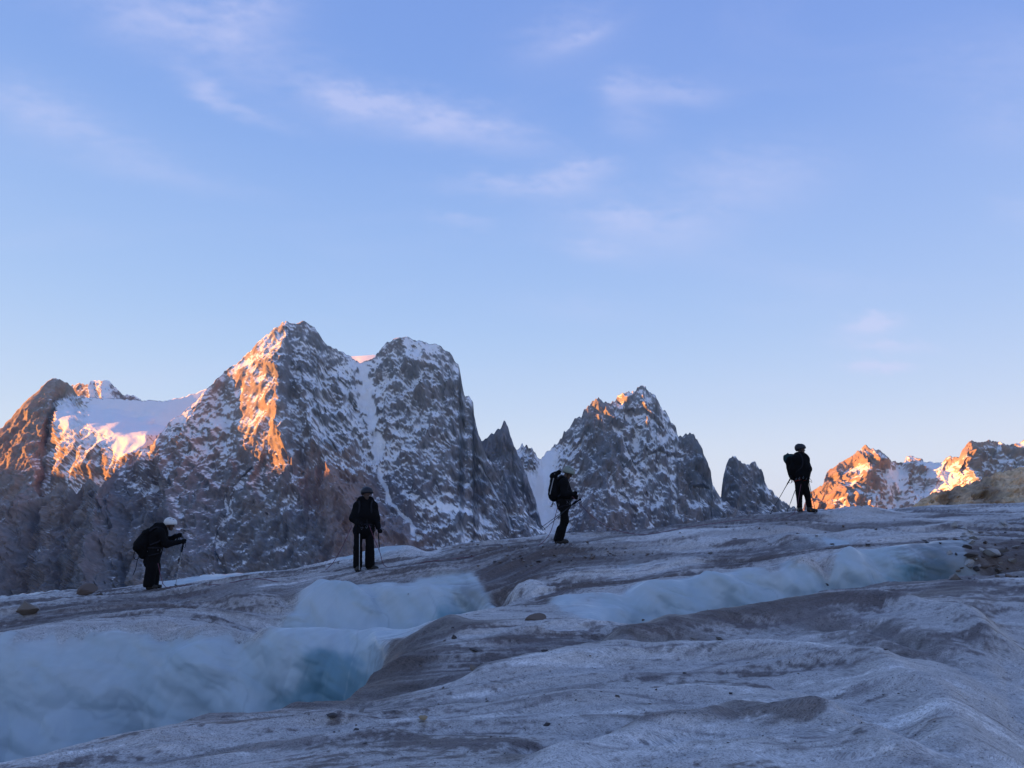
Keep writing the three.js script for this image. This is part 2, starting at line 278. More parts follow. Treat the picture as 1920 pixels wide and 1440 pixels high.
// peak with two tops right of the snowy col
{
  const den = field([[985, 850, .1], [1000, 870, .05], [1030, 865, 1.2], [1025, 900, 1.2], [1010, 925, 1.1], [1025, 960, 1.1], [1035, 1000, .8], [975, 880, 1], [992, 930, .9], [1060, 840, .12], [1080, 830, .3], [1100, 800, .0], [1117, 760, -.1], [1130, 820, -.25], [1150, 860, -.12], [1100, 880, .15], [1120, 920, -.12], [1060, 900, .2], [1050, 950, .25], [1100, 960, .0], [1140, 960, .1], [1090, 1020, -.1], [1180, 770, .4], [1205, 760, .2], [1200, 820, .48], [1250, 830, .36], [1230, 780, .24], [1190, 880, .26], [1250, 880, .3], [1160, 910, .36], [1200, 950, .2], [1150, 990, -.1], [1250, 930, .1], [1250, 990, .0], [1300, 850, -.12], [1300, 900, -.15], [1330, 940, .05], [1300, 960, .0], [1380, 980, .0]], 22);
  const rk = field([[1117, 780, .25, .22, .19], [1140, 840, .2, .185, .175], [1110, 920, .24, .205, .185], [1200, 900, .23, .205, .19], [1300, 850, .19, .175, .165], [1200, 760, .22, .2, .18]], 40);
  mountain({ name: 'mountain', label: 'snow-streaked mountain with two tops to the right of the snowy col', depth: 3000, scale: 1, lean: .6, bottom: 1130, step: 1.6, rows: 220, jag: 6,
    crest: [[930, 900], [971, 842], [979, 837], [997, 840], [1005, 854], [1012, 860], [1020, 857], [1025, 850], [1042, 839], [1053, 826], [1064, 804], [1081, 788], [1095, 773], [1103, 759], [1117, 746], [1129, 749], [1143, 760], [1151, 757], [1157, 743], [1162, 738], [1182, 733], [1196, 731], [1205, 726], [1216, 732], [1227, 742], [1238, 764], [1252, 781], [1267, 801], [1272, 818], [1286, 815], [1300, 812], [1309, 829], [1317, 840], [1323, 863], [1331, 880], [1337, 905], [1345, 919], [1352, 932], [1380, 955], [1440, 990], [1500, 1010]],
    lines: [[[720, 930, 20], [1130, 930, 20]], [[720, 995, 30], [880, 1005, 20], [1130, 1010, 0]], [[720, 1020, -60], [880, 1018, -60], [1000, 1022, -30], [1130, 1040, 0]], [[720, 1060, -30], [880, 1048, -40], [1000, 1050, 0], [1130, 1060, 20]],
      [[746, 1117, 30], [800, 1130, 60], [870, 1155, 110], [950, 1130, 120], [1110, 1100, 140]], [[740, 1150, -20], [850, 1190, 10], [950, 1215, 50], [1110, 1260, 70]], [[726, 1170, 40], [760, 1174, 20], [850, 1210, 30], [1110, 1280, 80]], [[726, 1205, 10], [800, 1235, 30], [900, 1255, 80], [1110, 1310, 130]], [[810, 1274, -10], [900, 1288, 20], [1110, 1340, 70]], [[810, 1305, 40], [900, 1325, 60], [1110, 1390, 100]], [[810, 1420, -120], [1110, 1500, 0]]],
    snow: (x, y, wx, wy) => { const d = den(wx, wy)[0]; return [d, sstep(.5, .9, d)]; }, rock: rk,
    gullies: [[[[1150, 800], [1170, 850], [1192, 870], [1215, 900]], 5, .5], [[[1255, 900], [1268, 940], [1276, 970], [1281, 985]], 3, .75], [[[1145, 890], [1170, 930], [1190, 965]], 5, .5], [[[1195, 880], [1230, 860], [1275, 855]], 4, .45], [[[1218, 850], [1216, 890], [1210, 920]], 3, .55], [[[1075, 860], [1085, 830], [1092, 815]], 4, .55], [[[1300, 910], [1335, 915]], 3, .5], [[[1178, 770], [1190, 820], [1200, 860]], 9, .4]] });
  const d5 = field([[1375, 870, .05], [1420, 880, .1], [1390, 910, -.2], [1400, 960, -.2], [1440, 930, .2], [1460, 960, .25], [1480, 970, .2]], 16);
  mountain({ name: 'mountain', label: 'squat dark rock tower standing alone in the gap behind the rightmost climbers', depth: 3150, scale: 1, lean: .4, bottom: 1120, step: 1.4, rows: 130, jag: 4, back: 500,
    crest: [[1340, 990], [1352, 935], [1356, 890], [1360, 876], [1366, 862], [1373, 854], [1387, 864], [1399, 871], [1418, 868], [1427, 882], [1435, 902], [1444, 922], [1448, 919], [1458, 931], [1477, 946], [1494, 956], [1530, 985], [1570, 1010]],
    lines: [[[850, 1340, -40], [1120, 1340, -40]], [[850, 1380, 20], [1000, 1385, 40], [1120, 1390, 60]], [[850, 1420, 0], [1000, 1430, 10], [1120, 1440, 20]], [[850, 1570, -120], [1120, 1570, -100]]],
    snow: (x, y) => [d5(x, y)[0], 0], rock: constant(.19, .175, .165) });
}
// far massif on the right, its left-facing walls in the sun
{
  const den = field([[1560, 900, -.5], [1600, 860, -.4], [1530, 940, -.5], [1640, 860, -.1], [1612, 873, .3], [1620, 900, .1], [1640, 920, .15], [1600, 930, .15], [1580, 955, .2], [1640, 950, .3], [1680, 890, .9], [1672, 920, .7], [1690, 950, .5], [1710, 870, .0], [1740, 880, .65], [1720, 900, .3], [1770, 895, .75], [1800, 890, .5], [1790, 870, .05], [1820, 840, -.3], [1830, 880, .1], [1860, 850, .16], [1880, 880, .45], [1910, 850, .1], [2000, 850, .1]], 16);
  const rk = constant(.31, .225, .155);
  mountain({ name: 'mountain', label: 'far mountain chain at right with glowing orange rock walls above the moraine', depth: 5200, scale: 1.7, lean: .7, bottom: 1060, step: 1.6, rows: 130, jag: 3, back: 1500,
    crest: [[1440, 1010], [1480, 985], [1506, 953], [1519, 921], [1543, 910], [1552, 886], [1568, 872], [1590, 859], [1611, 845], [1622, 837], [1636, 840], [1652, 848], [1668, 861], [1682, 869], [1692, 871], [1701, 856], [1709, 853], [1722, 859], [1733, 867], [1763, 867], [1774, 860], [1795, 859], [1803, 848], [1814, 833], [1822, 826], [1833, 829], [1855, 827], [1882, 831], [1898, 836], [1920, 826], [1990, 830], [2080, 800], [2200, 850], [2350, 900]],
    lines: [[[837, 1440, -330], [1060, 1440, -330]], [[837, 1630, 150], [868, 1655, 190], [884, 1628, 170], [900, 1604, 150], [930, 1598, 140], [955, 1575, 90], [1060, 1540, 60]], [[837, 1645, 100], [868, 1662, 130], [900, 1640, 110], [950, 1640, 100], [1060, 1640, 80]], [[860, 1690, -20], [960, 1690, 0], [1060, 1690, 20]],
      [[853, 1706, 30], [960, 1722, 50], [1060, 1730, 60]], [[865, 1738, 60], [900, 1730, 90], [1060, 1730, 90]], [[826, 1775, 200], [860, 1775, 220], [900, 1780, 260], [1060, 1790, 260]], [[826, 1822, 380], [870, 1828, 430], [900, 1838, 460], [1060, 1840, 430]], [[826, 1840, 250], [900, 1850, 270], [1060, 1850, 260]], [[830, 1870, 230], [900, 1880, 250], [1060, 1880, 250]], [[830, 1884, 290], [900, 1890, 300], [1060, 1900, 280]], [[827, 1900, 230], [1060, 1910, 250]], [[827, 1925, 330], [1060, 1930, 330]], [[827, 2350, 100], [1060, 2350, 100]]],
    snow: (x, y, wx, wy) => { const d = den(x, y)[0]; return [d, sstep(.5, .9, d)]; }, rock: rk });
}
// brown moraine bank close behind the ice on the right
{
  mountain({ name: 'moraine_hill', tint: [1, 1, 1], mottle: 1.7, label: 'brown stony moraine bank rising behind the ice at the right edge', depth: 330, scale: .11, lean: 2.2, bottom: 1040, step: 2, rows: 80, jag: 3, rough: .85, back: 60, topAmp: .5,
    crest: [[1600, 1010], [1660, 985], [1698, 962], [1725, 938], [1752, 925], [1793, 914], [1833, 902], [1860, 891], [1887, 883], [1920, 875], [2050, 845], [2300, 800]],
    lines: [[[800, 1600, 0], [1040, 1600, 0]], [[860, 1760, 0], [940, 1740, 8], [1040, 1720, 12]], [[860, 1800, -4], [940, 1770, -2], [1040, 1760, 4]], [[860, 1850, 2], [940, 1830, 12], [1040, 1820, 18]], [[860, 2300, 0], [1040, 2300, 20]]],
    snow: constant(-1.5, 0), rock: field([[1800, 950, .56, .40, .24], [1900, 900, .62, .44, .26], [1740, 950, .56, .40, .24], [1850, 930, .24, .175, .11], [1780, 935, .22, .165, .105], [1900, 940, .5, .36, .21]], 12) });
}
// ridge beyond the left edge of the picture, which keeps the ice and the lower slopes in shade
{
  const nx = 60, nz = 220, pos = new Float32Array(nx * nz * 3), col = new Float32Array(nx * nz * 3);
  for (let j = 0; j < nz; j++) for (let i = 0; i < nx; i++) {
    const k = (j * nx + i) * 3, t = i / (nx - 1) * 2 - 1, z = 2500 - j / (nz - 1) * 11500;
    const H = RIDGE(z) + 60 * fbm(z / 350, 2, 5, 4) + 260;
    pos[k] = -4700 + t * 1300 + 120 * noise(z / 500, t * 2, 3); pos[k + 1] = -260 + H * Math.pow(1 - Math.abs(t), 1.05) + 60 * fbm(t * 9, z / 160, 7, 4) * (1 - Math.abs(t) * .5) * sstep(0, .15, Math.abs(t)); pos[k + 2] = z;
    const s = sstep(.0, .1, fbm(pos[k] / 90, pos[k + 2] / 90, 2, 4) + (pos[k + 1] - 500) / 900);
    for (let e = 0; e < 3; e++) col[k + e] = lerp([.17, .14, .13][e], .8, s);
  }
  structure(put('mountain', gridGeometry(pos, nx, nz, col), rockMaterial), 'mountain ridge beyond the left edge of the picture');
}
// unseen valley floor out to the horizon, paled to bounce light onto the faces
{
  const n = 90, pos = new Float32Array(n * n * 3), col = new Float32Array(n * n * 3);
  for (let j = 0; j < n; j++) for (let i = 0; i < n; i++) {
    const k = (j * n + i) * 3, q = (v) => Math.sign(v) * Math.pow(Math.abs(v), 1.8) * 14000;
    pos[k] = q(i / (n - 1) * 2 - 1); pos[k + 2] = q(j / (n - 1) * 2 - 1); pos[k + 1] = -215 + 14 * fbm(pos[k] / 400, pos[k + 2] / 400, 1, 4);
    const t = 1 + .6 * fbm(pos[k] / 150, pos[k + 2] / 150, 6, 4); for (let e = 0; e < 3; e++) col[k + e] = [.40, .385, .37][e] * t;
  }
  structure(put('valley_ground', gridGeometry(pos, n, n, col), rockMaterial), 'unseen valley floor far below the ice, pale to bounce light');
}
// ------------------------------------------------------------------ glacier
// Lines across the ice, near to far: [photo column, photo row, distance, blue ice 0..1, dirt 0..1]; between them the surface runs smoothly.
const ICE = (() => {
  const L = [
    [[-700, 1560, 4.6, 0, .3], [0, 1530, 4.7, 0, .3], [960, 1540, 4.5, 0, .3], [1920, 1550, 4.3, .1, .1], [2600, 1600, 4.2, 0, .2]],
    [[-700, 1540, 4.9, 0, .3], [0, 1475, 5.5, 0, .35], [380, 1420, 6, 0, .3], [700, 1375, 6.6, 0, .35], [960, 1375, 6.5, 0, .3], [1300, 1370, 6.2, 0, .2], [1550, 1360, 6.1, .05, .15], [1750, 1390, 5.8, .2, .05], [1900, 1440, 5.4, .3, 0], [2000, 1500, 5.2, .3, 0], [2600, 1560, 5, 0, .2]],
    [[-700, 1530, 5.1, 0, .3], [0, 1450, 5.8, 0, .35], [380, 1375, 6.7, 0, .4], [640, 1325, 7.8, 0, .5], [850, 1270, 8.4, 0, .45], [1100, 1262, 8.4, 0, .35], [1350, 1270, 8.0, .05, .2], [1550, 1265, 7.9, .05, .2], [1700, 1275, 7.6, .1, .15], [1850, 1330, 6.9, .2, .1], [1950, 1400, 6.4, .3, 0], [2600, 1540, 5.5, 0, .2]],
    // the lip of the near slab
    [[-700, 1510, 5.3, 0, .3], [-200, 1466, 5.8, 0, .4], [0, 1431, 6.1, 0, .4], [190, 1394, 6.6, 0, .4], [380, 1355, 7.2, 0, .45], [510, 1334, 7.7, 0, .5], [640, 1308, 8.3, 0, .6], [700, 1268, 9.2, 0, .7], [760, 1222, 10, 0, .7], [850, 1172, 11, .1, .5], [1000, 1162, 11.2, .15, .3], [1100, 1166, 11.0, .2, .25], [1200, 1168, 10.9, .1, .35], [1380, 1156, 11.1, 0, .5], [1480, 1133, 11.9, 0, .5], [1560, 1113, 12.6, 0, .5], [1640, 1101, 13.1, 0, .6], [1790, 1087, 13.6, 0, .6], [1920, 1080, 13.8, 0, .6], [2600, 1060, 14.5, 0, .4]],
    'drop',
    // floor of the crevasse and foot of the far wall
    [[-700, 1570, 10.8, .9, 0], [0, 1500, 11.35, 1, 0], [380, 1470, 12.15, 1.1, 0], [510, 1470, 11.9, 1.5, .1], [620, 1470, 11.75, 2, .1], [680, 1350, 11.5, 1.6, .3], [720, 1250, 10.9, .5, .4], [760, 1215, 11.1, .3, .3], [850, 1164, 11.7, .25, .2], [1000, 1153, 12.2, .2, .2], [1100, 1160, 12.1, .5, .1], [1200, 1210, 13.0, .9, 0], [1380, 1215, 13.7, .95, 0], [1480, 1200, 14.2, .95, 0], [1560, 1185, 14.6, .95, 0], [1640, 1175, 14.9, 1.3, 0], [1760, 1165, 15.0, 2, .1], [1830, 1092, 14.6, .5, .5], [1920, 1073, 15, .1, .7], [2600, 1050, 16, 0, .4]],
    // brink of the far wall
    [[-700, 1230, 11.6, .3, .2], [-200, 1206, 11.9, .3, .1], [0, 1190, 12.1, .3, .1], [150, 1168, 12.6, .28, .15], [280, 1160, 12.9, .25, .2], [400, 1171, 12.8, .28, .2], [500, 1188, 12.6, .5, .1], [580, 1185, 12.4, .75, .05], [680, 1180, 12.3, .75, 0], [760, 1176, 12.2, .6, .1], [850, 1152, 12.4, .3, .2], [1000, 1134, 13.0, .2, .3], [1060, 1121, 13.2, .45, .1], [1200, 1101, 13.6, .6, .1], [1330, 1081, 14.2, .6, .15], [1440, 1066, 14.7, .55, .2], [1520, 1056, 14.9, .3, .35], [1580, 1040, 15.3, .5, .2], [1650, 1031, 15.6, .8, .1], [1750, 1027, 15.7, 1.1, .1], [1840, 1024, 15.8, .3, .4], [1920, 1018, 16.1, 0, .5], [2600, 1000, 18, 0, .4]],
    // the second trough on the left, then a swell
    [[-700, 1240, 12.4, 0, .6], [0, 1192, 12.8, 0, .6], [280, 1162, 13.5, .0, .5], [400, 1188, 13.7, .1, .4], [500, 1232, 14.2, .6, .1], [580, 1258, 14.4, 1, 0], [760, 1255, 14.4, 1.2, 0], [870, 1215, 14.5, 1.9, 0], [930, 1155, 13.8, .6, .2], [1000, 1124, 13.9, .2, .4], [1200, 1094, 14.4, 0, .6], [1400, 1062, 15.2, 0, .6], [1560, 1032, 16.1, .2, .4], [1750, 1019, 16.5, .1, .4], [1920, 1010, 17, 0, .5], [2600, 995, 18.6, 0, .4]],
    [[-700, 1190, 14.5, 0, .5], [0, 1150, 14.6, .0, .5], [140, 1134, 15, .0, .5], [300, 1128, 15.2, .0, .5], [400, 1117, 15.3, .1, .4], [520, 1109, 15.5, .3, .2], [640, 1111, 15.3, .75, .1], [760, 1102, 15.4, .6, .2], [870, 1101, 15.4, 1.05, .1], [930, 1108, 15.1, .3, .6], [990, 1098, 15.2, 0, .7], [1080, 1084, 15.3, 0, .7], [1200, 1068, 15.6, .4, .3], [1400, 1042, 16.2, .2, .5], [1560, 1021, 17, .5, .2], [1700, 1006, 17.5, .2, .4], [1920, 997, 18, .1, .5], [2600, 990, 19, 0, .4]],
    // where the party stands
    [[-700, 1160, 18.4, .2, .4], [0, 1126, 18, .3, .4], [280, 1112, 17.8, .1, .6], [450, 1086, 17.2, .2, .4], [680, 1066, 16.8, .1, .5], [850, 1041, 17.1, 0, .7], [1050, 1021, 17.4, 0, .6], [1300, 991, 18.8, .3, .4], [1510, 965, 20.1, 0, .5], [1700, 964, 21, .1, .5], [1920, 956, 22, .3, .3], [2600, 950, 24, .1, .4]],
    // skyline of the ice
    [[-700, 1140, 21, .3, .3], [0, 1120, 20, .5, .2], [100, 1111, 20, .4, .3], [200, 1108, 20, .1, .5], [330, 1088, 20, .7, 0], [460, 1076, 19.6, .7, 0], [530, 1072, 19.3, .3, .3], [600, 1060, 18.9, .3, .2], [640, 1047, 18.6, .8, 0], [700, 1041, 18.6, .8, 0], [740, 1031, 18.8, .9, 0], [800, 1035, 19, .7, 0], [870, 1021, 19.2, 0, .4], [1000, 1010, 20, .2, .4], [1060, 1005, 20.5, .1, .5], [1200, 1000, 21, .2, .5], [1300, 985, 22, .1, .5], [1400, 974, 22.6, 0, .6], [1480, 966, 23, .1, .5], [1560, 961, 23, .6, .1], [1640, 960, 23.4, .9, 0], [1690, 959, 24, .4, .3], [1760, 953, 25, .2, .4], [1900, 947, 26, .4, .2], [2600, 930, 30, .1, .4]],
  ];
  const knots = (l) => { const w = l.map(([px, py, d, b, q]) => { const p = at(px, py, d); return [p.x / d, d, p.y, b, q]; }), xs = w.map((p) => p[0]); return [1, 2, 3, 4].map((k) => { const ys = w.map((p) => p[k]), m = slopes(xs, ys); return (t) => cubic(xs, ys, m, t); }); };
  const F = L.map((l) => l === 'drop' ? null : knots(l));
  // how deep the near crevasse drops just behind the lip, by column
  const DROP = [[-700, 1.0], [0, 1.3], [380, 1.3], [600, 1.2], [680, .7], [740, .2], [800, 0], [1120, 0], [1190, .35], [1300, .5], [1500, .5], [1700, .45], [1800, .3], [1880, 0]];
  const dropAt = DROP.map(([px, v]) => [(px - 960) / FPX, v]);
  const column = (t) => {                                            // distances, heights, blue, dirt of one column
    const D = [0.01, 2.5], H = [0, -.1], B = [0, 0], Q = [.3, .3];
    F.forEach((f, i) => {
      if (f && i === 6) {                                                  // the wall steepens below a rounded shoulder
        const a = D.length - 1, d4 = D[a], h4 = H[a], d5 = f[0](t), h5 = f[1](t), w = sstep(.25, .8, h5 - h4); D.push(lerp(d4, d5, lerp(.5, .36, w))); H.push(lerp(h4, h5, lerp(.5, .74, w))); B.push(lerp(B[a], clamp(f[2](t), 0, 2), .45)); Q.push(lerp(Q[a], clamp(f[3](t)), .5));
      }
      if (f) { D.push(f[0](t)); H.push(f[1](t)); B.push(clamp(f[2](t), 0, 2)); Q.push(clamp(f[3](t))); return; }
      const dr = lin(dropAt, t), d = D[D.length - 1], h = H[H.length - 1], nx = F[i + 1][0](t);
      D.push(d + Math.min(.55, (nx - d) * .45)); { const h4 = F[i + 1][1](t), flat = lerp(h, h4, .45) - .02; H.push(lerp(flat, Math.min(flat, Math.max(h - dr, h4 + .15)), sstep(.02, .4, dr))); } B.push(.3 + .5 * clamp(dr)); Q.push(.3);
    });
    const d = D[D.length - 1], h = H[H.length - 1];
    for (const [e, q] of [[3, -.6], [9, -4], [30, -18], [90, -55], [260, -150], [700, -230]]) { D.push(d + e); H.push(h + q); B.push(.1); Q.push(.5); }
    return { D, H, B, Q, m: slopes(D, H), mb: slopes(D, B), mq: slopes(D, Q) };
  };
  const cache = new Map();
  const colAt = (t) => { const k = Math.round(clamp(t, -1.3, 1.3) * 4000); let c = cache.get(k); if (!c) cache.set(k, c = column(k / 4000)); return c; };
  const base = (x, d) => { const c = colAt(x / d); return cubic(c.D, c.H, c.m, d); };
  // where a photo pixel meets the smooth ice, searched along its ray from near to far
  const meet = (px, py, from = 4) => { const u = at(px, py, 1); for (let d = from; d < 32; d += .02) { const y = EYE + (u.y - EYE) * d; if (y <= base(u.x * d, d)) return new THREE.Vector3(u.x * d, y, -d); } return at(px, py, 20); };
  return { column, colAt, base, meet };
})();
const onIce = (pts, from) => pts.map(([px, py]) => { const p = ICE.meet(px, py, from); return [p.x, -p.z]; });
const box = (l, pad) => { const xs = l.map((p) => p[0]), ys = l.map((p) => p[1]); return [Math.min(...xs) - pad, Math.max(...xs) + pad, Math.min(...ys) - pad, Math.max(...ys) + pad]; };
// low ridges and runnels: path, height, half width
const SWELLS = [
  [[[1180, 1205], [1350, 1172], [1500, 1148], [1650, 1136], [1800, 1160], [1900, 1230]], .13, .30], [[[1560, 1170], [1640, 1168], [1700, 1190]], -.10, .22], [[[1230, 1215], [1400, 1195], [1560, 1190], [1700, 1215]], -.07, .25],
  [[[900, 1262], [1100, 1232], [1300, 1226], [1500, 1230], [1640, 1246], [1760, 1310], [1830, 1420]], .09, .26], [[[1500, 1275], [1620, 1300], [1700, 1370]], -.06, .3], [[[300, 1398], [500, 1372], [700, 1345], [900, 1330], [1150, 1312], [1300, 1302]], .05, .18],
  [[[1050, 1425], [1200, 1372], [1380, 1338], [1560, 1350], [1700, 1425]], .07, .22], [[[1000, 1400], [1180, 1350], [1330, 1322]], -.05, .16], [[[1700, 1190], [1800, 1240], [1900, 1340]], -.06, .2], [[[640, 1300], [700, 1262], [760, 1215], [850, 1170]], .08, .25], [[[700, 1300], [860, 1262], [1000, 1222], [1180, 1190]], -.05, .2], [[[760, 1245], [900, 1215], [1000, 1195]], .06, .18],
  [[[880, 1190], [1000, 1175], [1100, 1180], [1250, 1185]], .05, .2], [[[980, 1112], [1000, 1106], [1012, 1112]], .09, .22], [[[940, 1118], [950, 1126]], -.16, .2], [[[440, 1128], [560, 1150]], .07, .3], [[[320, 1130], [440, 1150], [520, 1170]], -.06, .3], [[[0, 1235], [200, 1222], [360, 1250], [450, 1320]], .16, .30], [[[0, 1290], [150, 1300], [260, 1370]], -.16, .35], [[[330, 1205], [420, 1250], [470, 1310]], -.15, .28], [[[500, 1215], [560, 1260], [590, 1300]], .16, .28], [[[60, 1205], [180, 1240], [300, 1330]], -.08, .2], [[[450, 1195], [500, 1240], [540, 1310]], -.12, .2], [[[0, 1340], [120, 1350], [180, 1390]], .12, .3], [[[600, 1105], [660, 1135], [690, 1165]], .12, .25], [[[700, 1110], [740, 1150]], -.12, .2], [[[800, 1105], [830, 1140]], .1, .25], [[[540, 1120], [600, 1160]], -.1, .2],
  [[[1330, 1090], [1390, 1118], [1430, 1145]], .16, .22], [[[1400, 1088], [1450, 1112], [1470, 1130]], -.14, .16], [[[1546, 1058], [1556, 1100]], -.26, .15], [[[1500, 1065], [1520, 1100]], .15, .25], [[[1600, 1045], [1615, 1085]], .15, .22], [[[1640, 1040], [1665, 1085]], -.12, .2], [[[1230, 1110], [1260, 1150]], .14, .3], [[[1180, 1112], [1190, 1150]], -.10, .2],
  [[[1250, 1012], [1400, 1002], [1520, 998]], .06, .3], [[[1530, 1000], [1700, 985], [1900, 975]], -.06, .4], [[[1480, 1016], [1650, 1000], [1800, 992]], .07, .3], [[[1600, 966], [1650, 963]], .1, .5], [[[690, 1046], [760, 1040]], .1, .4], [[[1000, 1095], [1180, 1072], [1300, 1058]], .05, .25], [[[560, 1092], [760, 1082], [900, 1072]], -.05, .3],
].map(([p, a0, w]) => { const l = onIce(p), a = a0 * (p[0][0] > 1150 && p[0][1] < 1115 && p[0][1] > 1035 ? .95 : 1.5); return { l, a, w, b: box(l, w * 2.2) }; });
// dirt lying on the ice: path, half width, strength, colour kind (0 grey-violet silt, 1 brown grit, 2 clean pale ice)
const BANDS = [
  [[[650, 1305], [700, 1268], [750, 1225], [800, 1192], [850, 1174]], .55, .95, 1], [[[700, 1250], [770, 1215], [830, 1195]], .15, .8, 0], [[[650, 1292], [780, 1272], [900, 1258], [960, 1240]], .22, .75, 0], [[[530, 1100], [640, 1096], [760, 1090], [900, 1082]], .35, .7, 0], [[[880, 1100], [930, 1112], [980, 1100]], .3, .65, 1], [[[980, 1108], [1000, 1104], [1014, 1114]], .2, .9, 2], [[[1000, 1066], [1150, 1058], [1300, 1050]], .35, .6, 0], [[[1390, 1048], [1460, 1036], [1530, 1027]], .55, .95, 0], [[[1180, 1200], [1350, 1174], [1500, 1150], [1640, 1128], [1800, 1105]], .16, .85, 1], [[[1250, 1172], [1450, 1158], [1640, 1176], [1700, 1200]], .4, .8, 0],
  [[[1000, 1215], [1150, 1205], [1300, 1205]], .35, .6, 0], [[[960, 1425], [1060, 1395], [1220, 1360], [1400, 1345], [1530, 1350]], .13, .85, 1], [[[1300, 1395], [1400, 1392], [1480, 1405]], .1, .8, 1], [[[250, 1124], [440, 1108]], .5, .7, 0], [[[0, 1182], [60, 1160], [150, 1150], [260, 1140]], .4, .75, 0], [[[870, 1040], [960, 1048], [1080, 1040], [1180, 1046]], .6, .4, 1], [[[1200, 985], [1350, 975], [1480, 970]], .8, .7, 0], [[[1480, 1003], [1560, 990], [1680, 982], [1780, 982]], .5, .8, 0], [[[1800, 1080], [1850, 1050], [1920, 1035]], .8, .9, 1],
  [[[380, 1358], [500, 1340], [640, 1315]], .12, .7, 0], [[[300, 1430], [420, 1410], [560, 1395]], .12, .7, 0], [[[1100, 1345], [1350, 1335], [1460, 1350]], .06, .8, 1], [[[640, 1335], [900, 1310], [1100, 1290]], .1, .5, 0], [[[860, 1208], [1000, 1190], [1120, 1180]], .2, .5, 2], [[[1000, 1255], [1150, 1240], [1320, 1235]], .1, .55, 2], [[[1300, 1226], [1500, 1226], [1600, 1232]], .12, .6, 2], [[[1050, 1440], [1180, 1400], [1320, 1380], [1450, 1420]], .25, .6, 2], [[[280, 1090], [400, 1082], [470, 1080]], .6, .8, 2], [[[640, 1050], [700, 1046], [760, 1040], [800, 1040]], .5, 1, 2], [[[1260, 1010], [1400, 1006], [1540, 1000]], .35, .75, 2], [[[1560, 966], [1640, 966], [1690, 964]], .7, .9, 2], [[[1640, 1014], [1720, 1005], [1800, 1002]], .5, .6, 2], [[[1100, 1085], [1200, 1076], [1290, 1066]], .4, .7, 2], [[[1500, 1052], [1560, 1040], [1640, 1030]], .3, .5, 2], [[[1740, 955], [1900, 953]], .9, .6, 2], [[[0, 1128], [100, 1118]], .7, .6, 2], [[[860, 1015], [900, 1013]], .3, 1, 2], [[[990, 1011], [1030, 1008]], .3, 1, 2],
].map(([p, w, s, k]) => { const l = onIce(p); return { l, w, s, k, b: box(l, w * 2.4) }; });
// silt and melt have combed the ice along wide arcs: along the arc, across it
function comb(x, d) { const x0 = 1.6 + Math.max(0, d - 8) * 1.25, u = (x - x0) * .7, w = d - 1, r = Math.hypot(u, w); return [Math.atan2(u, w) * (4 + r * .5), r]; }
function an(a, b, fa, fb, z, oct, gain = .6) { const u = a * fa, v = b * fb; return fbm(u * .825 - v * .565, u * .565 + v * .825, z, oct, gain); }   // drawn-out noise, its lattice turned
function iceRelief(x, d, blue) {
  blue = clamp(blue);
  const wx = x + .5 * noise(x * .5, d * .5, 3), wd = d + .5 * noise(x * .5, d * .5, 13), [a, b] = comb(wx, wd);
  let n = 0;
  for (const s of SWELLS) if (x > s.b[0] && x < s.b[1] && d > s.b[2] && d < s.b[3]) { const q = segDist(s.l, wx * .35 + x * .65, wd * .35 + d * .65) / s.w; n += s.a * Math.exp(-q * q * 1.2); }
  const near = sstep(60, 30, d), rough = 1 - blue * .75;
  n += .085 * fbm(a * .35, b * .9, 1, 3) * near;
  const st = b * 1.8 + 1.6 * noise(a * .45, b * .7, 33), fr = st - Math.floor(st);   // melted-out layers stand as low steps
  n += rough * near * (1 + 1.5 * sstep(12, 15, d)) * .05 * (sstep(0, .72, fr) - fr) * (1 + noise(a * .7, b * 1.3, 41));
  n += rough * near * (1 + 1.1 * sstep(12, 15, d)) * (.058 * (ridged(a * .45 - b * .3, b * 1.5 + a * .2, 4, 3, .5) - .45) + .048 * an(a, b, .8, 2.6, 2, 4, .6) + .014 * fbm(x * 3.1, d * 3.1, 6, 3, .6) + .006 * fbm(x * 12, d * 12, 16, 2, .6));
  n += blue * near * (.22 * fbm(x * .75 + d * .3, d * .4, 8, 3, .45) + .006 * fbm(x * 7, d * 5, 2, 2));
  return n;
}
function iceBlue(c, d) { return clamp(cubic(c.D, c.B, c.mb, d), 0, 2); }
function iceHeight(x, z) { const d = Math.max(.02, -z), c = ICE.colAt(x / d); return cubic(c.D, c.H, c.m, d) + iceRelief(x, d, iceBlue(c, d)); }
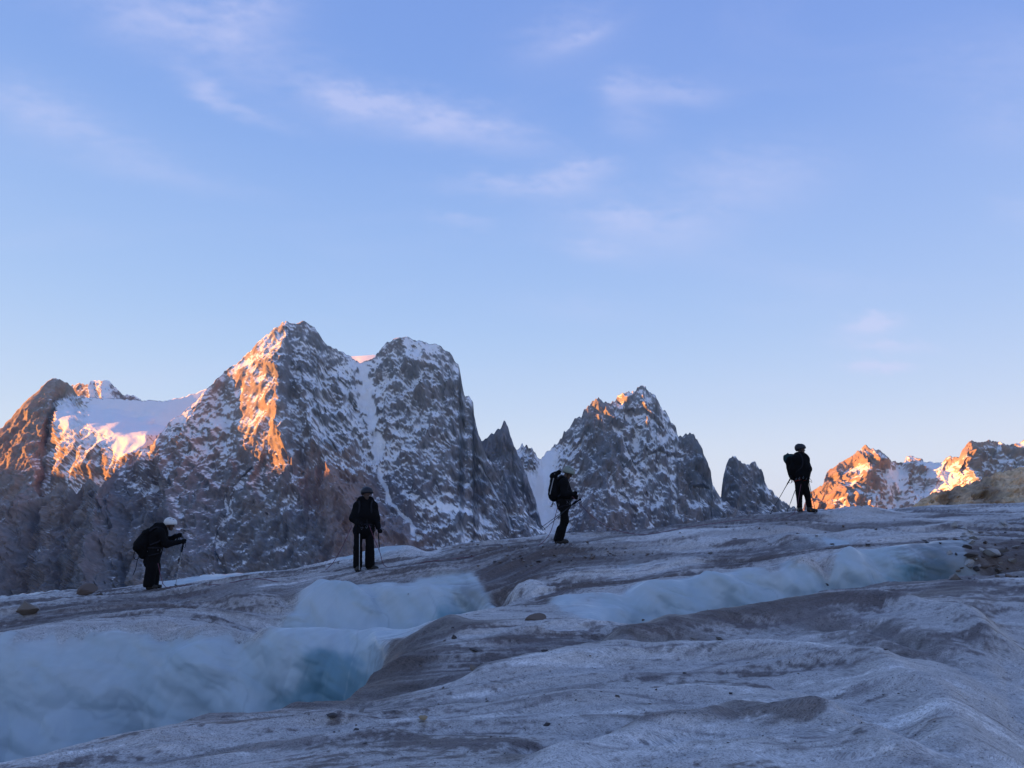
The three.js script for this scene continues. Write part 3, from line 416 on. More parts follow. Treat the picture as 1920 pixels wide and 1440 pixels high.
const grain = (() => {                                                // fine grains, silt specks and frost, tiling every 1.1 m
  const n = 1024, px = new Uint8Array(n * n * 4), per = (x, y, f, z) => { const u = x / n * 2 * Math.PI, v = y / n * 2 * Math.PI, r = f / (2 * Math.PI); return noise(Math.cos(u) * r + 7 + z, Math.sin(u) * r + Math.cos(v) * r * .7, Math.sin(v) * r + z * 3); };
  const bump = new Uint8Array(n * n * 4);
  for (let j = 0; j < n; j++) for (let i = 0; i < n; i++) {
    const a = per(i, j, 22, 1), b = per(i, j, 60, 2), c = per(i, j, 130, 3), w = rnd(), k = (j * n + i) * 4;
    let v = .82 + .26 * a + .44 * b + .34 * c + .2 * (w - .5);
    const speck = sstep(.34, .5, b + .4 * a + .3 * c); v *= 1 - .5 * speck;
    const h = clamp(.5 + .35 * b + .3 * c + .25 * a);
    px[k] = clamp(v) * 255; px[k + 1] = clamp(v * (1 - .015 * speck)) * 255; px[k + 2] = clamp(v * (1 - .03 * speck)) * 255; px[k + 3] = 255;
    bump[k] = bump[k + 1] = bump[k + 2] = h * 255; bump[k + 3] = 255;
  }
  const make = (p) => { const t = new THREE.DataTexture(p, n, n); t.wrapS = t.wrapT = THREE.RepeatWrapping; t.magFilter = THREE.LinearFilter; t.minFilter = THREE.LinearMipmapLinearFilter; t.generateMipmaps = true; t.needsUpdate = true; return t; };
  return { map: make(px), bump: make(bump) };
})();
{
  const ts = [];
  for (let t = -3.2; t < -.8; t += .12) ts.push(t);
  for (let t = -.8; t < .8; t += .0019) ts.push(t);
  for (let t = .8; t <= 3.3; t += .12) ts.push(t);
  const parts = [6, 16, 80, 90, 140, 10, 14, 90, 70, 40, 70, 60, 55, 16, 12, 8, 8, 8, 6], nr = parts.reduce((a, b) => a + b) + 1, nc = ts.length;
  const pos = new Float32Array(nc * nr * 3), col = new Float32Array(nc * nr * 3), uv = new Float32Array(nc * nr * 2), clean = new Float32Array(nc * nr);
  for (let i = 0; i < nc; i++) {
    const t = ts[i], c = ICE.colAt(t);
    let j = 0;
    for (let p = 0; p < parts.length; p++) for (let e = 0; e < parts[p] + (p === parts.length - 1 ? 1 : 0); e++, j++) {
      const d = Math.max(.02, lerp(c.D[p], c.D[p + 1], e / parts[p])), k = j * nc + i, x = t * d;
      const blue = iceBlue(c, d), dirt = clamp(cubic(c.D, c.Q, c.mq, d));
      const y = cubic(c.D, c.H, c.m, d) + iceRelief(x, d, blue);
      // crevasse walls bulge and hollow out sideways, in folds that slant down to the right
      const wall = clamp(blue * 1.2) * sstep(60, 30, d), fold = .42 * fbm((x + y * 1.1) * .75, (x - y) * .28, 5, 3, .5) + .12 * (ridged((x + y * .5) * 1.3, (x - y) * .5, 9, 2) - .4) + .045 * (ridged(x * .35 + 4, y * 2.6 + x * .9 + .5 * noise(x * .8, y, 6), 2, 2) - .4) + .02 * fbm(x * 6, y * 6, 4, 2);
      const push = wall ? wall * fold : 0;
      pos[k * 3] = x; pos[k * 3 + 1] = y; pos[k * 3 + 2] = -d - push;
      uv[k * 2] = x / 1.1; uv[k * 2 + 1] = (d + 1.3 * y) / 1.1;
      // colour of the matter
      const wx = x + .5 * noise(x * .5, d * .5, 3), wd = d + .5 * noise(x * .5, d * .5, 13), [a, b] = comb(wx, wd);
      const n1 = an(a, b, .45, 1.9, 9, 4, .6), n2 = an(a, b, 1.3, 6, 5, 3, .62), n3 = an(a, b, 7, 15, 3, 2, .65), n4 = fbm(x * 9 + 3, d * 9, 13, 3, .7);
      let silt = sstep(.0, .26, n1 + .5 * n2 + .28 * n3 + .42 * n4 + (dirt - .36) * 1.0), grit = sstep(.16, .4, n2 + .3 * n3 + .5 * n4 + (dirt - .8) * .8), pale = sstep(.10, .34, -n1 + .5 * n2 + .4 * n4 - dirt * .25);
      for (const s of BANDS) if (x > s.b[0] && x < s.b[1] && d > s.b[2] && d < s.b[3]) {
        const q = segDist(s.l, wx * .3 + x * .7, wd * .3 + d * .7) / s.w, v = s.s * sstep(1.7, .6, q + 1.2 * n2 + .4 * n3 + .8 * n4 + .5 * n1);
        if (s.k === 0) silt = Math.max(silt, v); else if (s.k === 1) grit = Math.max(grit, v); else { pale = Math.max(pale, v); silt *= 1 - v * .8; grit *= 1 - v * .8; }
      }
      const bl = sstep(.34, .62, blue + .5 * fbm(x * .8, d * .6, 17, 4, .6) * (blue > .05 ? 1 : 0)), vein = fbm((x + y * 1.1) * 1.1, (x - y) * .4, 27, 4, .6), crack = sstep(.9, .985, 1 - Math.abs(noise((x + y * .6) * .9 + .4 * noise(x * 3, y * 3, 5), (x - y) * .35, 83)) * 2) * sstep(.0, .25, noise(x * .6, y * .8, 91));
      clean[k] = bl;
      const q = [.53, .512, .50];
      const mixTo = (r, g, bb, f) => { q[0] += (r - q[0]) * f; q[1] += (g - q[1]) * f; q[2] += (bb - q[2]) * f; };
      mixTo(.80, .785, .765, pale * .92);
      mixTo(.125, .098, .092, silt * .92 * (1 - bl * .75));
      { const e = sstep(-.45, .4, vein); mixTo(lerp(.50, .63, e), lerp(.61, .70, e), lerp(.65, .72, e), bl * .9); mixTo(.16, .22, .26, crack * bl * .25); }
      mixTo(.10, .27, .33, sstep(1.12, 1.5, blue + .55 * fbm(x * 1.3 + y, y * 1.6, 37, 4, .62)) * .75);      // darker teal ice towards the floors of the crevasse pockets
      mixTo(.13, .10, .085, grit * .85 * (1 - bl * .3));
      // thin seams of silt and of bubbly white ice drawn out along the flow
      const l1 = 1 - Math.abs(an(a, b, .7, 4.5, 43, 1)) * 2.4, l2 = 1 - Math.abs(an(a, b, 1, 7, 53, 1)) * 2.4, g1 = noise(a * 1.2, b * 2, 63);
      const seam = sstep(.72, .95, l1 + .35 * n4) * sstep(-.05, .3, g1), white = sstep(.76, .97, l2 + .35 * n4) * sstep(.0, .35, -g1);
      mixTo(.17, .145, .15, seam * .6 * (1 - bl)); mixTo(.78, .77, .76, white * .4 * (1 - bl * .6) * (1 - grit));
      const pit = sstep(.34, .44, fbm(x * 4.5, d * 6.5, 73, 3, .65) + .3 * n1) * (1 - bl); mixTo(.12, .10, .095, pit * .7);
      const v = 1 + (.34 * n3 + .22 * n2) * (1 - bl * .85);
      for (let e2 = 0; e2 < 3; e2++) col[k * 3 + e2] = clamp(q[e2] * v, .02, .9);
    }
  }
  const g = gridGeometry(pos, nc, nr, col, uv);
  // the bare ice of the crevasse walls is smooth and glassy, the rest weathered and grainy
  const I = g.index.array, slab = [], wall = [];
  for (let k = 0; k < I.length; k += 3) (clean[I[k]] + clean[I[k + 1]] + clean[I[k + 2]] > 1.6 ? wall : slab).push(I[k], I[k + 1], I[k + 2]);
  const gw = new THREE.BufferGeometry(); for (const n of ['position', 'normal', 'color', 'uv']) gw.setAttribute(n, g.attributes[n]);
  gw.setIndex(new THREE.BufferAttribute(new Uint32Array(wall), 1)); g.setIndex(new THREE.BufferAttribute(new Uint32Array(slab), 1));
  const m = new THREE.MeshPhysicalMaterial({ vertexColors: true, map: grain.map, bumpMap: grain.bump, bumpScale: .009, roughness: .45, specularIntensity: 1, ior: 1.31 });
  const mw = new THREE.MeshPhysicalMaterial({ vertexColors: true, color: new THREE.Color().setRGB(.74, .77, .79), bumpMap: grain.bump, bumpScale: .0015, roughness: .28, specularIntensity: 1, ior: 1.31 });
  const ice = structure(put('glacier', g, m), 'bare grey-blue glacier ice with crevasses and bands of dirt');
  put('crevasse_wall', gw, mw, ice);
}
// ------------------------------------------------------------------ people
// Bodies and clothes are skinned over bones: tapered capsules joined by a smooth minimum, meshed as one surface.
function capsule(p, b) { const [A, B, r0, r1] = b, vx = B[0] - A[0], vy = B[1] - A[1], vz = B[2] - A[2], wx = p[0] - A[0], wy = p[1] - A[1], wz = p[2] - A[2], t = clamp((vx * wx + vy * wy + vz * wz) / (vx * vx + vy * vy + vz * vz + 1e-9)), dx = wx - vx * t, dy = wy - vy * t, dz = (wz - vz * t) * (b[4] ?? 1); return Math.sqrt(dx * dx + dy * dy + dz * dz) - r0 - (r1 - r0) * t; }
function skin(bones, cell, { k = .04, grow = 0, cut, folds = 0 } = {}) {
  const lo = [9, 9, 9], hi = [-9, -9, -9];
  for (const [A, B, r0, r1, sz] of bones) for (let e = 0; e < 3; e++) { const s = e === 2 ? 1 / (sz ?? 1) : 1; lo[e] = Math.min(lo[e], A[e] - r0 * s, B[e] - r1 * s); hi[e] = Math.max(hi[e], A[e] + r0 * s, B[e] + r1 * s); }
  for (let e = 0; e < 3; e++) { lo[e] -= grow + 3 * cell; hi[e] += grow + 3 * cell; }
  const n = [0, 1, 2].map((e) => Math.ceil((hi[e] - lo[e]) / cell) + 1), f = new Float32Array(n[0] * n[1] * n[2]), p = [0, 0, 0];
  for (let z = 0, q = 0; z < n[2]; z++) for (let y = 0; y < n[1]; y++) for (let x = 0; x < n[0]; x++, q++) {
    p[0] = lo[0] + x * cell; p[1] = lo[1] + y * cell; p[2] = lo[2] + z * cell;
    let s = 0, m = 9; for (const b of bones) { const d = capsule(p, b); if (d < m) m = d; if (d < .3) s += Math.exp(-d / k * 2); }
    let d = s > 0 ? -Math.log(s) * k / 2 : m;
    d -= grow; if (folds) d += folds * (noise(p[0] * 11, p[1] * 15, p[2] * 11) + .6 * noise(p[0] * 22 + 5, p[1] * 30, p[2] * 22));
    if (cut) d = Math.max(d, cut(p));
    f[q] = d;
  }
  // surface nets
  const id = new Int32Array(f.length).fill(-1), V = [], I = [], sx = 1, sy = n[0], sz = n[0] * n[1];
  const C = [[0, 0, 0], [1, 0, 0], [0, 1, 0], [1, 1, 0], [0, 0, 1], [1, 0, 1], [0, 1, 1], [1, 1, 1]], E = [[0, 1], [2, 3], [4, 5], [6, 7], [0, 2], [1, 3], [4, 6], [5, 7], [0, 4], [1, 5], [2, 6], [3, 7]];
  for (let z = 0; z < n[2] - 1; z++) for (let y = 0; y < n[1] - 1; y++) for (let x = 0; x < n[0] - 1; x++) {
    const q = x + y * sy + z * sz, g = C.map(([a, b, c]) => f[q + a * sx + b * sy + c * sz]); let neg = 0; for (const v of g) if (v < 0) neg++;
    if (!neg || neg === 8) continue;
    let c = 0, X = 0, Y = 0, Z = 0;
    for (const [a, b] of E) if ((g[a] < 0) !== (g[b] < 0)) { const t = g[a] / (g[a] - g[b]); c++; X += C[a][0] + (C[b][0] - C[a][0]) * t; Y += C[a][1] + (C[b][1] - C[a][1]) * t; Z += C[a][2] + (C[b][2] - C[a][2]) * t; }
    id[q] = V.length / 3; V.push(lo[0] + (x + X / c) * cell, lo[1] + (y + Y / c) * cell, lo[2] + (z + Z / c) * cell);
  }
  const quad = (a, b, c, d, flip) => { if (a < 0 || b < 0 || c < 0 || d < 0) return; if (flip) I.push(a, c, b, a, d, c); else I.push(a, b, c, a, c, d); };
  for (let z = 1; z < n[2] - 1; z++) for (let y = 1; y < n[1] - 1; y++) for (let x = 1; x < n[0] - 1; x++) {
    const q = x + y * sy + z * sz, s = f[q] < 0;
    if (s !== f[q + sx] < 0) quad(id[q - sy - sz], id[q - sz], id[q], id[q - sy], !s);
    if (s !== f[q + sy] < 0) quad(id[q - sx - sz], id[q - sx], id[q], id[q - sz], !s);
    if (s !== f[q + sz] < 0) quad(id[q - sx - sy], id[q - sy], id[q], id[q - sx], !s);
  }
  const G = new THREE.BufferGeometry(); G.setAttribute('position', new THREE.Float32BufferAttribute(V, 3)); G.setIndex(I); G.computeVertexNormals();
  return G;
}
const cloth = (r, g, b, rough = .9) => new THREE.MeshPhysicalMaterial({ color: new THREE.Color().setRGB(r, g, b), roughness: rough, specularIntensity: rough > .8 ? .2 : .8 });
const M = {
  skin: cloth(.085, .05, .036, .7), black: cloth(.006, .006, .007), charcoal: cloth(.018, .018, .022), navy: cloth(.012, .015, .028), pants: cloth(.006, .006, .007), boot: cloth(.02, .017, .015, .7), glove: cloth(.006, .006, .007),
  white: cloth(.62, .62, .60, .45), pale: cloth(.22, .245, .2, .5), darkShell: cloth(.012, .013, .018, .5), strap: cloth(.02, .02, .025), red: cloth(.14, .018, .014), green: cloth(.020, .045, .050), orange: cloth(.30, .11, .02), alloy: new THREE.MeshStandardMaterial({ color: 0x6f7278, roughness: .5, metalness: .7 }), pole: new THREE.MeshStandardMaterial({ color: 0x16161b, roughness: .5, metalness: .3 }), ropeRed: cloth(.16, .07, .10), grey: cloth(.30, .30, .31, .6), hair: cloth(.02, .015, .012),
};
const tubeAt = (pts, r, seg = 24, radial = 7) => new THREE.TubeGeometry(new THREE.CatmullRomCurve3(pts.map((p) => p.isVector3 ? p : new THREE.Vector3(...p)), false, 'centripetal'), seg, r, radial);
function rod(A, B, r0, r1 = r0, radial = 10) { const a = new THREE.Vector3(...A), b = new THREE.Vector3(...B), g = new THREE.CylinderGeometry(r1, r0, a.distanceTo(b), radial, 1); g.applyQuaternion(new THREE.Quaternion().setFromUnitVectors(new THREE.Vector3(0, 1, 0), b.clone().sub(a).normalize())); const m = a.add(b).multiplyScalar(.5); g.translate(m.x, m.y, m.z); return g; }
const add3 = (a, b, s = 1) => [a[0] + b[0] * s, a[1] + b[1] * s, a[2] + b[2] * s];
const unit = (a) => { const l = Math.hypot(...a); return a.map((x) => x / l); };
const cross = (a, b) => [a[1] * b[2] - a[2] * b[1], a[2] * b[0] - a[0] * b[2], a[0] * b[1] - a[1] * b[0]];
// a gloved hand closed round a bar: wrist, direction of the forearm, direction of the bar
function handBones(wrist, fore, bar, r = 1) {
  const f = unit(fore), b = unit(bar), n = unit(cross(f, b)), out = [], palm = add3(wrist, f, .085);
  out.push([add3(wrist, f, -.03), add3(wrist, f, .02), .031, .033]);
  for (let i = 0; i < 4; i++) { const o = (i - 1.5) * .021; out.push([add3(add3(wrist, f, .01), b, o * .6), add3(palm, b, o), .021, .018]); }
  [.95, 1.05, 1.0, .82].forEach((l, i) => {
    const o = (i - 1.5) * .023, k0 = add3(palm, b, o), k1 = add3(add3(k0, f, .030 * l), n, -.018 * l), k2 = add3(add3(k1, f, -.004), n, -.028 * l), k3 = add3(add3(k2, f, -.022 * l), n, -.008 * l);
    out.push([k0, k1, .0115 * r, .0105 * r], [k1, k2, .0105 * r, .0098 * r], [k2, k3, .0098 * r, .0085 * r]);
  });
  const t0 = add3(add3(wrist, f, .03), b, .034), t1 = add3(add3(add3(t0, f, .028), b, .014), n, -.022), t2 = add3(add3(t1, f, .024), n, -.022);
  out.push([t0, t1, .0135 * r, .0115 * r], [t1, t2, .0115 * r, .009 * r]);
  return out;
}
// head: centre, direction of the face, up
function headBones(c, face, up) {
  const F = unit(face), U = unit(up), S = cross(F, U), P = (f, u, s = 0) => add3(add3(add3(c, F, f), U, u), S, s);
  return { P, bones: [[P(-.022, .035), P(.018, .03), .088, .082], [P(.03, -.03), P(.045, -.085), .062, .040], [P(.085, .01), P(.108, -.028), .010, .014], [P(.075, .032, -.03), P(.075, .032, .03), .016, .016], [P(.088, -.062, -.016), P(.088, -.062, .016), .010, .010], [P(.088, -.074, -.014), P(.088, -.074, .014), .009, .009], [P(.07, -.1), P(.075, -.102), .024, .022], [P(-.005, 0, .082), P(-.012, -.03, .08), .014, .010], [P(-.005, 0, -.082), P(-.012, -.03, -.08), .014, .010]], eyes: [P(.082, .012, .032), P(.082, .012, -.032)] };
}
function helmetShell(h, { r = .132, peak = .045 } = {}) {              // a dome that ends at a rim, with a short peak and vents
  return skin([[h.P(-.03, .045), h.P(.025, .045), r - .012, r - .02], [h.P(.05, .035, -.05), h.P(.05, .035, .05), .075 + peak * .3, .075 + peak * .3]], .012, { k: .03, cut: (p) => { const d = [0, 1, 2].map((e) => p[e] - h.c[e]), u = d[0] * h.U[0] + d[1] * h.U[1] + d[2] * h.U[2], f = d[0] * h.F[0] + d[1] * h.F[1] + d[2] * h.F[2]; return -.012 + f * .32 - u; } });
}
function climber(spec) {
  const { px, py, dist, label, J, hands, head, jacketMat = M.black, pantsMat = M.pants, helmetMat, helmetArgs, boots, jr = {} } = spec;
  const P = at(px, py, dist); P.y = Math.min(P.y, iceHeight(P.x, P.z) + .02);
  P.y = iceHeight(P.x, P.z);
  const t = thing('person', label, 'person', P, 'climbers roped together on the ice');
  t.rotation.y = Math.atan2(-P.x, -P.z);                              // the joints are laid out facing the camera
  const h = headBones(head.c, head.face, head.up); h.c = head.c; h.F = unit(head.face); h.U = unit(head.up);
  const limbs = J.arms.flatMap((a) => [[a[0], a[1], .052, .043], [a[1], a[2], .043, .032]]), legs = J.legs.flatMap((l) => [[l[0], l[1], .085, .060], [l[1], l[2], .058, .043]]);
  const trunk = [[J.pelvis, J.waist, .125, .115, 1.15], [J.waist, J.chest, .115, .135, 1.1], [J.chest, J.neck, .125, .055, 1.0], ...J.arms.map((a) => [J.chest, a[0], .10, .062])];
  const neck = [[J.neck, head.c, .056, .056]], feet = boots.map((b) => [b[0], b[1], .045, .036]), hb = hands.map((x) => handBones(...x));
  const body = mergeGeometries([skin([...trunk, ...limbs, ...legs, ...neck, ...feet], .024, { k: .05 }), skin([...h.bones, [J.neck, head.c, .054, .054]], .008, { k: .012 }), ...hb.map((b) => skin(b, .009, { k: .008 }))]);
  put('body', body, M.skin, t);
  put('jacket', skin([...trunk, ...limbs, ...(spec.jacketExtra ?? [])], .02, { k: .05, grow: .026, folds: .006, cut: spec.jacketCut }), jacketMat, t);
  put('trousers', skin([[J.pelvis, J.waist, .125, .11, 1.15], ...legs, ...(spec.pantsExtra ?? [])], .02, { k: .03, grow: .024, folds: .006, cut: (p) => J.hemY - p[1] }), pantsMat, t);
  hb.forEach((b) => put('glove', skin(b, .007, { k: .009, grow: .004 }), M.glove, t));
  boots.forEach((b) => { const g = put('boot', skin([[b[0], b[1], .052, .042], [add3(b[0], [0, .0, 0]), add3(b[0], [0, .13, 0]), .052, .056]], .012, { k: .03, grow: .01, folds: .002, cut: (p) => Math.max(p[1] - b[0][1] - .17, b[0][1] - .055 - p[1]) }), M.boot, t);
    const F = unit([b[1][0] - b[0][0], 0, b[1][2] - b[0][2]]), s = [-F[2], 0, F[0]], q = [];
    q.push(rod(add3(add3(b[0], F, -.05), [0, -.058, 0]), add3(add3(b[1], F, .05), [0, -.058, 0]), .008)); for (const e of [-.04, .02, .08, .16]) for (const w of [-.035, .035]) { const a = add3(add3(add3(b[0], F, e), s, w), [0, -.05, 0]); q.push(rod(a, add3(a, [0, -.04, 0]), .006, .002, 5)); }
    put('crampon', mergeGeometries(q), M.pole, g); if (spec.bootStrap) put('strap', rod(add3(add3(b[0], F, .06), s, -.062), add3(add3(b[0], F, .06), s, .062), .02, .02, 8), spec.bootStrap, g); });
  if (helmetMat) { const hm = put('helmet', helmetShell(h, helmetArgs), helmetMat, t);
    const band = []; for (const s of [-1, 1]) band.push(tubeAt([h.P(.03, .04, s * .118), h.P(.02, -.03, s * .098), h.P(.05, -.115, s * .03)], .006, 12, 5)); put('chin_strap', mergeGeometries(band), M.strap, hm);
    for (const s of [-1, 1]) for (const f of [-.04, .03]) { const a = h.P(f, .125, s * .075), b = h.P(f + .03, .12, s * .085); put('vent', skin([[a, b, .014, .012]], .01), M.darkShell, hm); }
    if (spec.goggles) put('headlamp', skin([[h.P(.112, .075, -.028), h.P(.112, .075, .028), .02, .02], [h.P(.06, .075, -.11), h.P(.115, .072, -.03), .009, .009], [h.P(.06, .075, .11), h.P(.115, .072, .03), .009, .009]], .006, { k: .01 }), M.darkShell, hm); }
  h.eyes.forEach((e) => put('eye', new THREE.SphereGeometry(.011, 10, 8).translate(...e), M.black, t));
  // harness: waist belt, leg loops, hanging gear
  const w = J.belt, ring = (c, rx, rz, dy, r) => { const a = []; for (let i = 0; i <= 20; i++) { const q = i / 20 * 2 * Math.PI; a.push([c[0] + rx * Math.cos(q), c[1] + dy * Math.cos(q), c[2] + rz * Math.sin(q)]); } return tubeAt(a, r, 40, 6); };
  const har = put('harness', mergeGeometries([ring(w, J.bw ?? .165, J.bd ?? .15, J.tilt ?? 0, .02), ...J.legs.map((l) => ring([lerp(l[0][0], l[1][0], .22), lerp(l[0][1], l[1][1], .22), lerp(l[0][2], l[1][2], .22)], .112, .112, .03, .014))]), spec.harnessMat ?? M.strap, t);
  const gear = []; for (const [dx, dz, l] of [[.13, .1, .1], [-.12, .11, .13], [.06, .15, .08], [-.04, .15, .11]]) gear.push(tubeAt([[w[0] + dx, w[1] - .01, w[2] + dz], [w[0] + dx + .02, w[1] - l * .6, w[2] + dz + .02], [w[0] + dx, w[1] - l, w[2] + dz + .01], [w[0] + dx - .018, w[1] - l * .5, w[2] + dz + .02]], .006, 12, 5)); put('carabiner', mergeGeometries(gear), M.alloy, har);
  return t;
}
// from a person's own axes to the world, and how far a pole must reach to stand on the ice
const toWorld = (t, p) => { t.updateMatrixWorld(); return t.localToWorld(new THREE.Vector3(...p)); };
function pole(owner, label, A, B, { grip = .26, basket = .08, plant = true, shaft = M.alloy, group = 'trekking poles' } = {}) {
  const a = toWorld(owner, A), b = toWorld(owner, B);
  if (plant) b.y = iceHeight(b.x, b.z) - .03;
  const t = thing('trekking_pole', label, 'trekking pole', b, group), d = a.clone().sub(b), L = d.length(), u = d.clone().normalize(), at_ = (s) => { const q = u.clone().multiplyScalar(s); return [q.x, q.y, q.z]; };
  put('shaft', mergeGeometries([rod(at_(.1), at_(L * .45), .0065), rod(at_(L * .43), at_(L * .74), .008), rod(at_(L * .72), at_(L - grip + .02), .0095)]), shaft, t);
  put('grip', mergeGeometries([rod(at_(L - grip), at_(L - .03), .015, .017), rod(at_(L - .035), at_(L + .015), .017, .024)]), M.glove, t);
  put('tip', rod(at_(0), at_(.11), .003, .0075), M.alloy, t);
  const k = new THREE.CylinderGeometry(.045, .02, .014, 14).applyQuaternion(new THREE.Quaternion().setFromUnitVectors(new THREE.Vector3(0, 1, 0), u)); k.translate(...at_(basket)); put('basket', k, M.pole, t);
  const s = at_(L - .02), e = at_(L - .16); put('wrist_strap', tubeAt([s, add3(s, [.05, -.05, .03]), add3(e, [.07, .0, .03]), add3(e, [.02, .03, .01]), s], .006, 16, 5), M.strap, t);
  return t;
}
function backpack(owner, label, { bones, lid, cell = .017, mat = M.black, lidMat = mat, straps = [], hang = [], extra = [] }) {
  const t = thing('backpack', label, 'backpack', owner.position.clone()); t.rotation.y = owner.rotation.y;
  put('pack_body', skin(bones, cell, { k: .05, folds: .008 }), mat, t);
  if (lid) put('lid', skin(lid, .011, { k: .04, folds: .008 }), lidMat, t);
  for (const s of straps) put('shoulder_strap', tubeAt(s, .02, 24, 7).scale(1, 1, 1), M.strap, t);
  for (const s of hang) put('strap', tubeAt(s, .008, 16, 5), M.strap, t);
  for (const [name, g, m] of extra) put(name, g, m, t);
  return t;
}
// --- first climber (left): bent over two poles, white helmet
const c1 = climber({
  px: 281, py: 1112, dist: 17.8, label: 'leftmost climber in white helmet bending forward over trekking poles', helmetMat: M.white, goggles: true,
  J: { pelvis: [.0, .86, 0], waist: [.01, 1.02, 0], chest: [.03, 1.22, 0], neck: [.12, 1.39, 0], hemY: .05, belt: [.0, .92, 0], bw: .17, bd: .19,
    legs: [[[.0, .86, .09], [-.01, .46, .10], [-.03, .10, .09]], [[.03, .86, -.09], [.05, .46, -.09], [.05, .10, -.11]]],
    arms: [[[.08, 1.27, .18], [.24, 1.0, .22], [.52, 1.06, .17]], [[.12, 1.27, -.17], [.26, 1.08, -.2], [.42, 1.19, -.13]]] },
  jacketExtra: [[[-.03, .62, 0], [0, .95, 0], .15, .15, 1.0], [[-.08, 1.1, 0], [-.06, 1.3, 0], .12, .09], [[.12, 1.12, 0], [.14, 1.24, 0], .11, .10], [[-.0, 1.42, 0], [.1, 1.40, 0], .05, .075]], pantsExtra: [[[-.04, .1, .09], [-.02, .5, .09], .095, .10], [[.05, .1, -.11], [.05, .5, -.1], .095, .10]],
  hands: [[[.53, 1.06, .17], [1, .12, -.1], [.15, 1, 0]], [[.43, 1.19, -.13], [1, .25, 0], [.1, 1, .1]]], head: { c: [.275, 1.455, 0], face: [.95, -.24, .12], up: [.25, .97, 0] }, boots: [[[-.03, .055, .09], [.10, .05, .14]], [[.05, .055, -.11], [.19, .05, -.07]]],
});
backpack(c1, 'black rounded backpack on the bent climber in the white helmet', {
  bones: [[[-.19, 1.24, 0], [-.27, 1.0, 0], .11, .15, .8], [[-.27, 1.0, 0], [-.21, .78, 0], .16, .11, .8], [[-.34, .93, -.08], [-.34, .93, .08], .10, .10]], lid: [[[-.16, 1.30, -.08], [-.16, 1.30, .08], .065, .065], [[-.22, 1.24, -.1], [-.22, 1.24, .1], .06, .06]],
  straps: [[[-.14, 1.30, .13], [.0, 1.38, .16], [.14, 1.28, .19], [.12, 1.10, .21], [-.1, .98, .18]], [[-.14, 1.30, -.13], [.0, 1.38, -.16], [.14, 1.28, -.19], [.12, 1.10, -.21], [-.1, .98, -.18]]],
  hang: [[[-.30, .80, .06], [-.33, .62, .07], [-.34, .48, .07], [-.385, .31, .08]], [[-.40, .86, 0], [-.41, .72, .02], [-.36, .66, .03], [-.27, .72, .03]]] });
pole(c1, 'upright pole under the outstretched glove of the leftmost climber', [.605, 1.09, .16], [.51, .03, .24], { grip: .27, shaft: M.grey });
pole(c1, 'slanting pole planted close to the legs of the leftmost climber', [.49, 1.24, -.13], [.20, .05, .0], {});
// --- second climber: facing the camera
const c2 = climber({
  px: 677, py: 1066, dist: 16.8, label: 'second climber from the left, facing forward in a dark helmet with legs apart', helmetMat: M.darkShell, jacketMat: M.black,
  J: { pelvis: [.02, .93, 0], waist: [.03, 1.08, 0], chest: [.035, 1.28, 0], neck: [.04, 1.49, .01], hemY: .06, belt: [.02, .98, .01], bw: .18, bd: .15,
    legs: [[[-.085, .93, 0], [-.09, .5, .05], [-.075, .11, .02]], [[.135, .93, 0], [.17, .5, .04], [.185, .13, -.02]]],
    arms: [[[-.135, 1.39, 0], [-.225, 1.12, .02], [-.10, 1.0, .18]], [[.215, 1.39, 0], [.285, 1.12, -.02], [.335, .93, .08]]] },
  jacketExtra: [[[-.03, .86, 0], [.07, .86, 0], .16, .16, 1.1], [[-.06, 1.52, 0], [.13, 1.52, -.02], .06, .06], [[-.09, 1.2, .02], [.16, 1.2, .02], .13, .13]], pantsExtra: [[[-.075, .1, .02], [-.085, .4, .03], .072, .07], [[.185, .12, -.02], [.17, .4, .02], .08, .075]],
  hands: [[[-.10, 1.0, .19], [.5, -.25, .8], [0, 1, .2]], [[.338, .92, .085], [.15, -.9, .4], [.5, .1, 1]]], head: { c: [.045, 1.655, .035], face: [.32, -.12, 1], up: [.0, .99, .1] }, boots: [[[-.075, .055, .0], [-.05, .05, .18]], [[.185, .075, -.02], [.33, .05, .06]]],
});
backpack(c2, 'dark backpack mostly hidden behind the climber facing forward', { bones: [[[.03, 1.36, -.24], [.03, 1.0, -.27], .13, .16, .9]], lid: [[[-.05, 1.46, -.24], [.11, 1.46, -.24], .075, .075]],
  straps: [[[-.1, 1.46, -.16], [-.11, 1.53, .0], [-.09, 1.36, .15], [-.12, 1.15, .13], [-.15, 1.04, -.1]], [[.17, 1.46, -.16], [.18, 1.53, .0], [.16, 1.36, .15], [.19, 1.15, .13], [.21, 1.04, -.1]]], hang: [[[.08, 1.1, .17], [.09, 1.0, .18], [.11, .93, .18]]] });
pole(c2, 'pale pole standing in front of the legs of the climber facing forward', [-.075, 1.04, .29], [-.03, .02, .36], { shaft: M.grey });
{ const w = toWorld(c2, [.35, .83, .13]), t = thing('ice_axe', 'short ice axe hanging from the hand of the climber facing forward', 'ice axe', w); t.rotation.y = c2.rotation.y;
  put('shaft', rod([-.02, .06, -.03], [.02, -.34, .03], .013), M.pole, t); put('head', mergeGeometries([tubeAt([[.1, .045, .09], [.02, .07, 0], [-.06, .055, -.07], [-.11, .02, -.12]], .011, 14, 6)]), M.alloy, t); put('spike', rod([.02, -.34, .03], [.026, -.41, .036], .010, .002), M.alloy, t); }
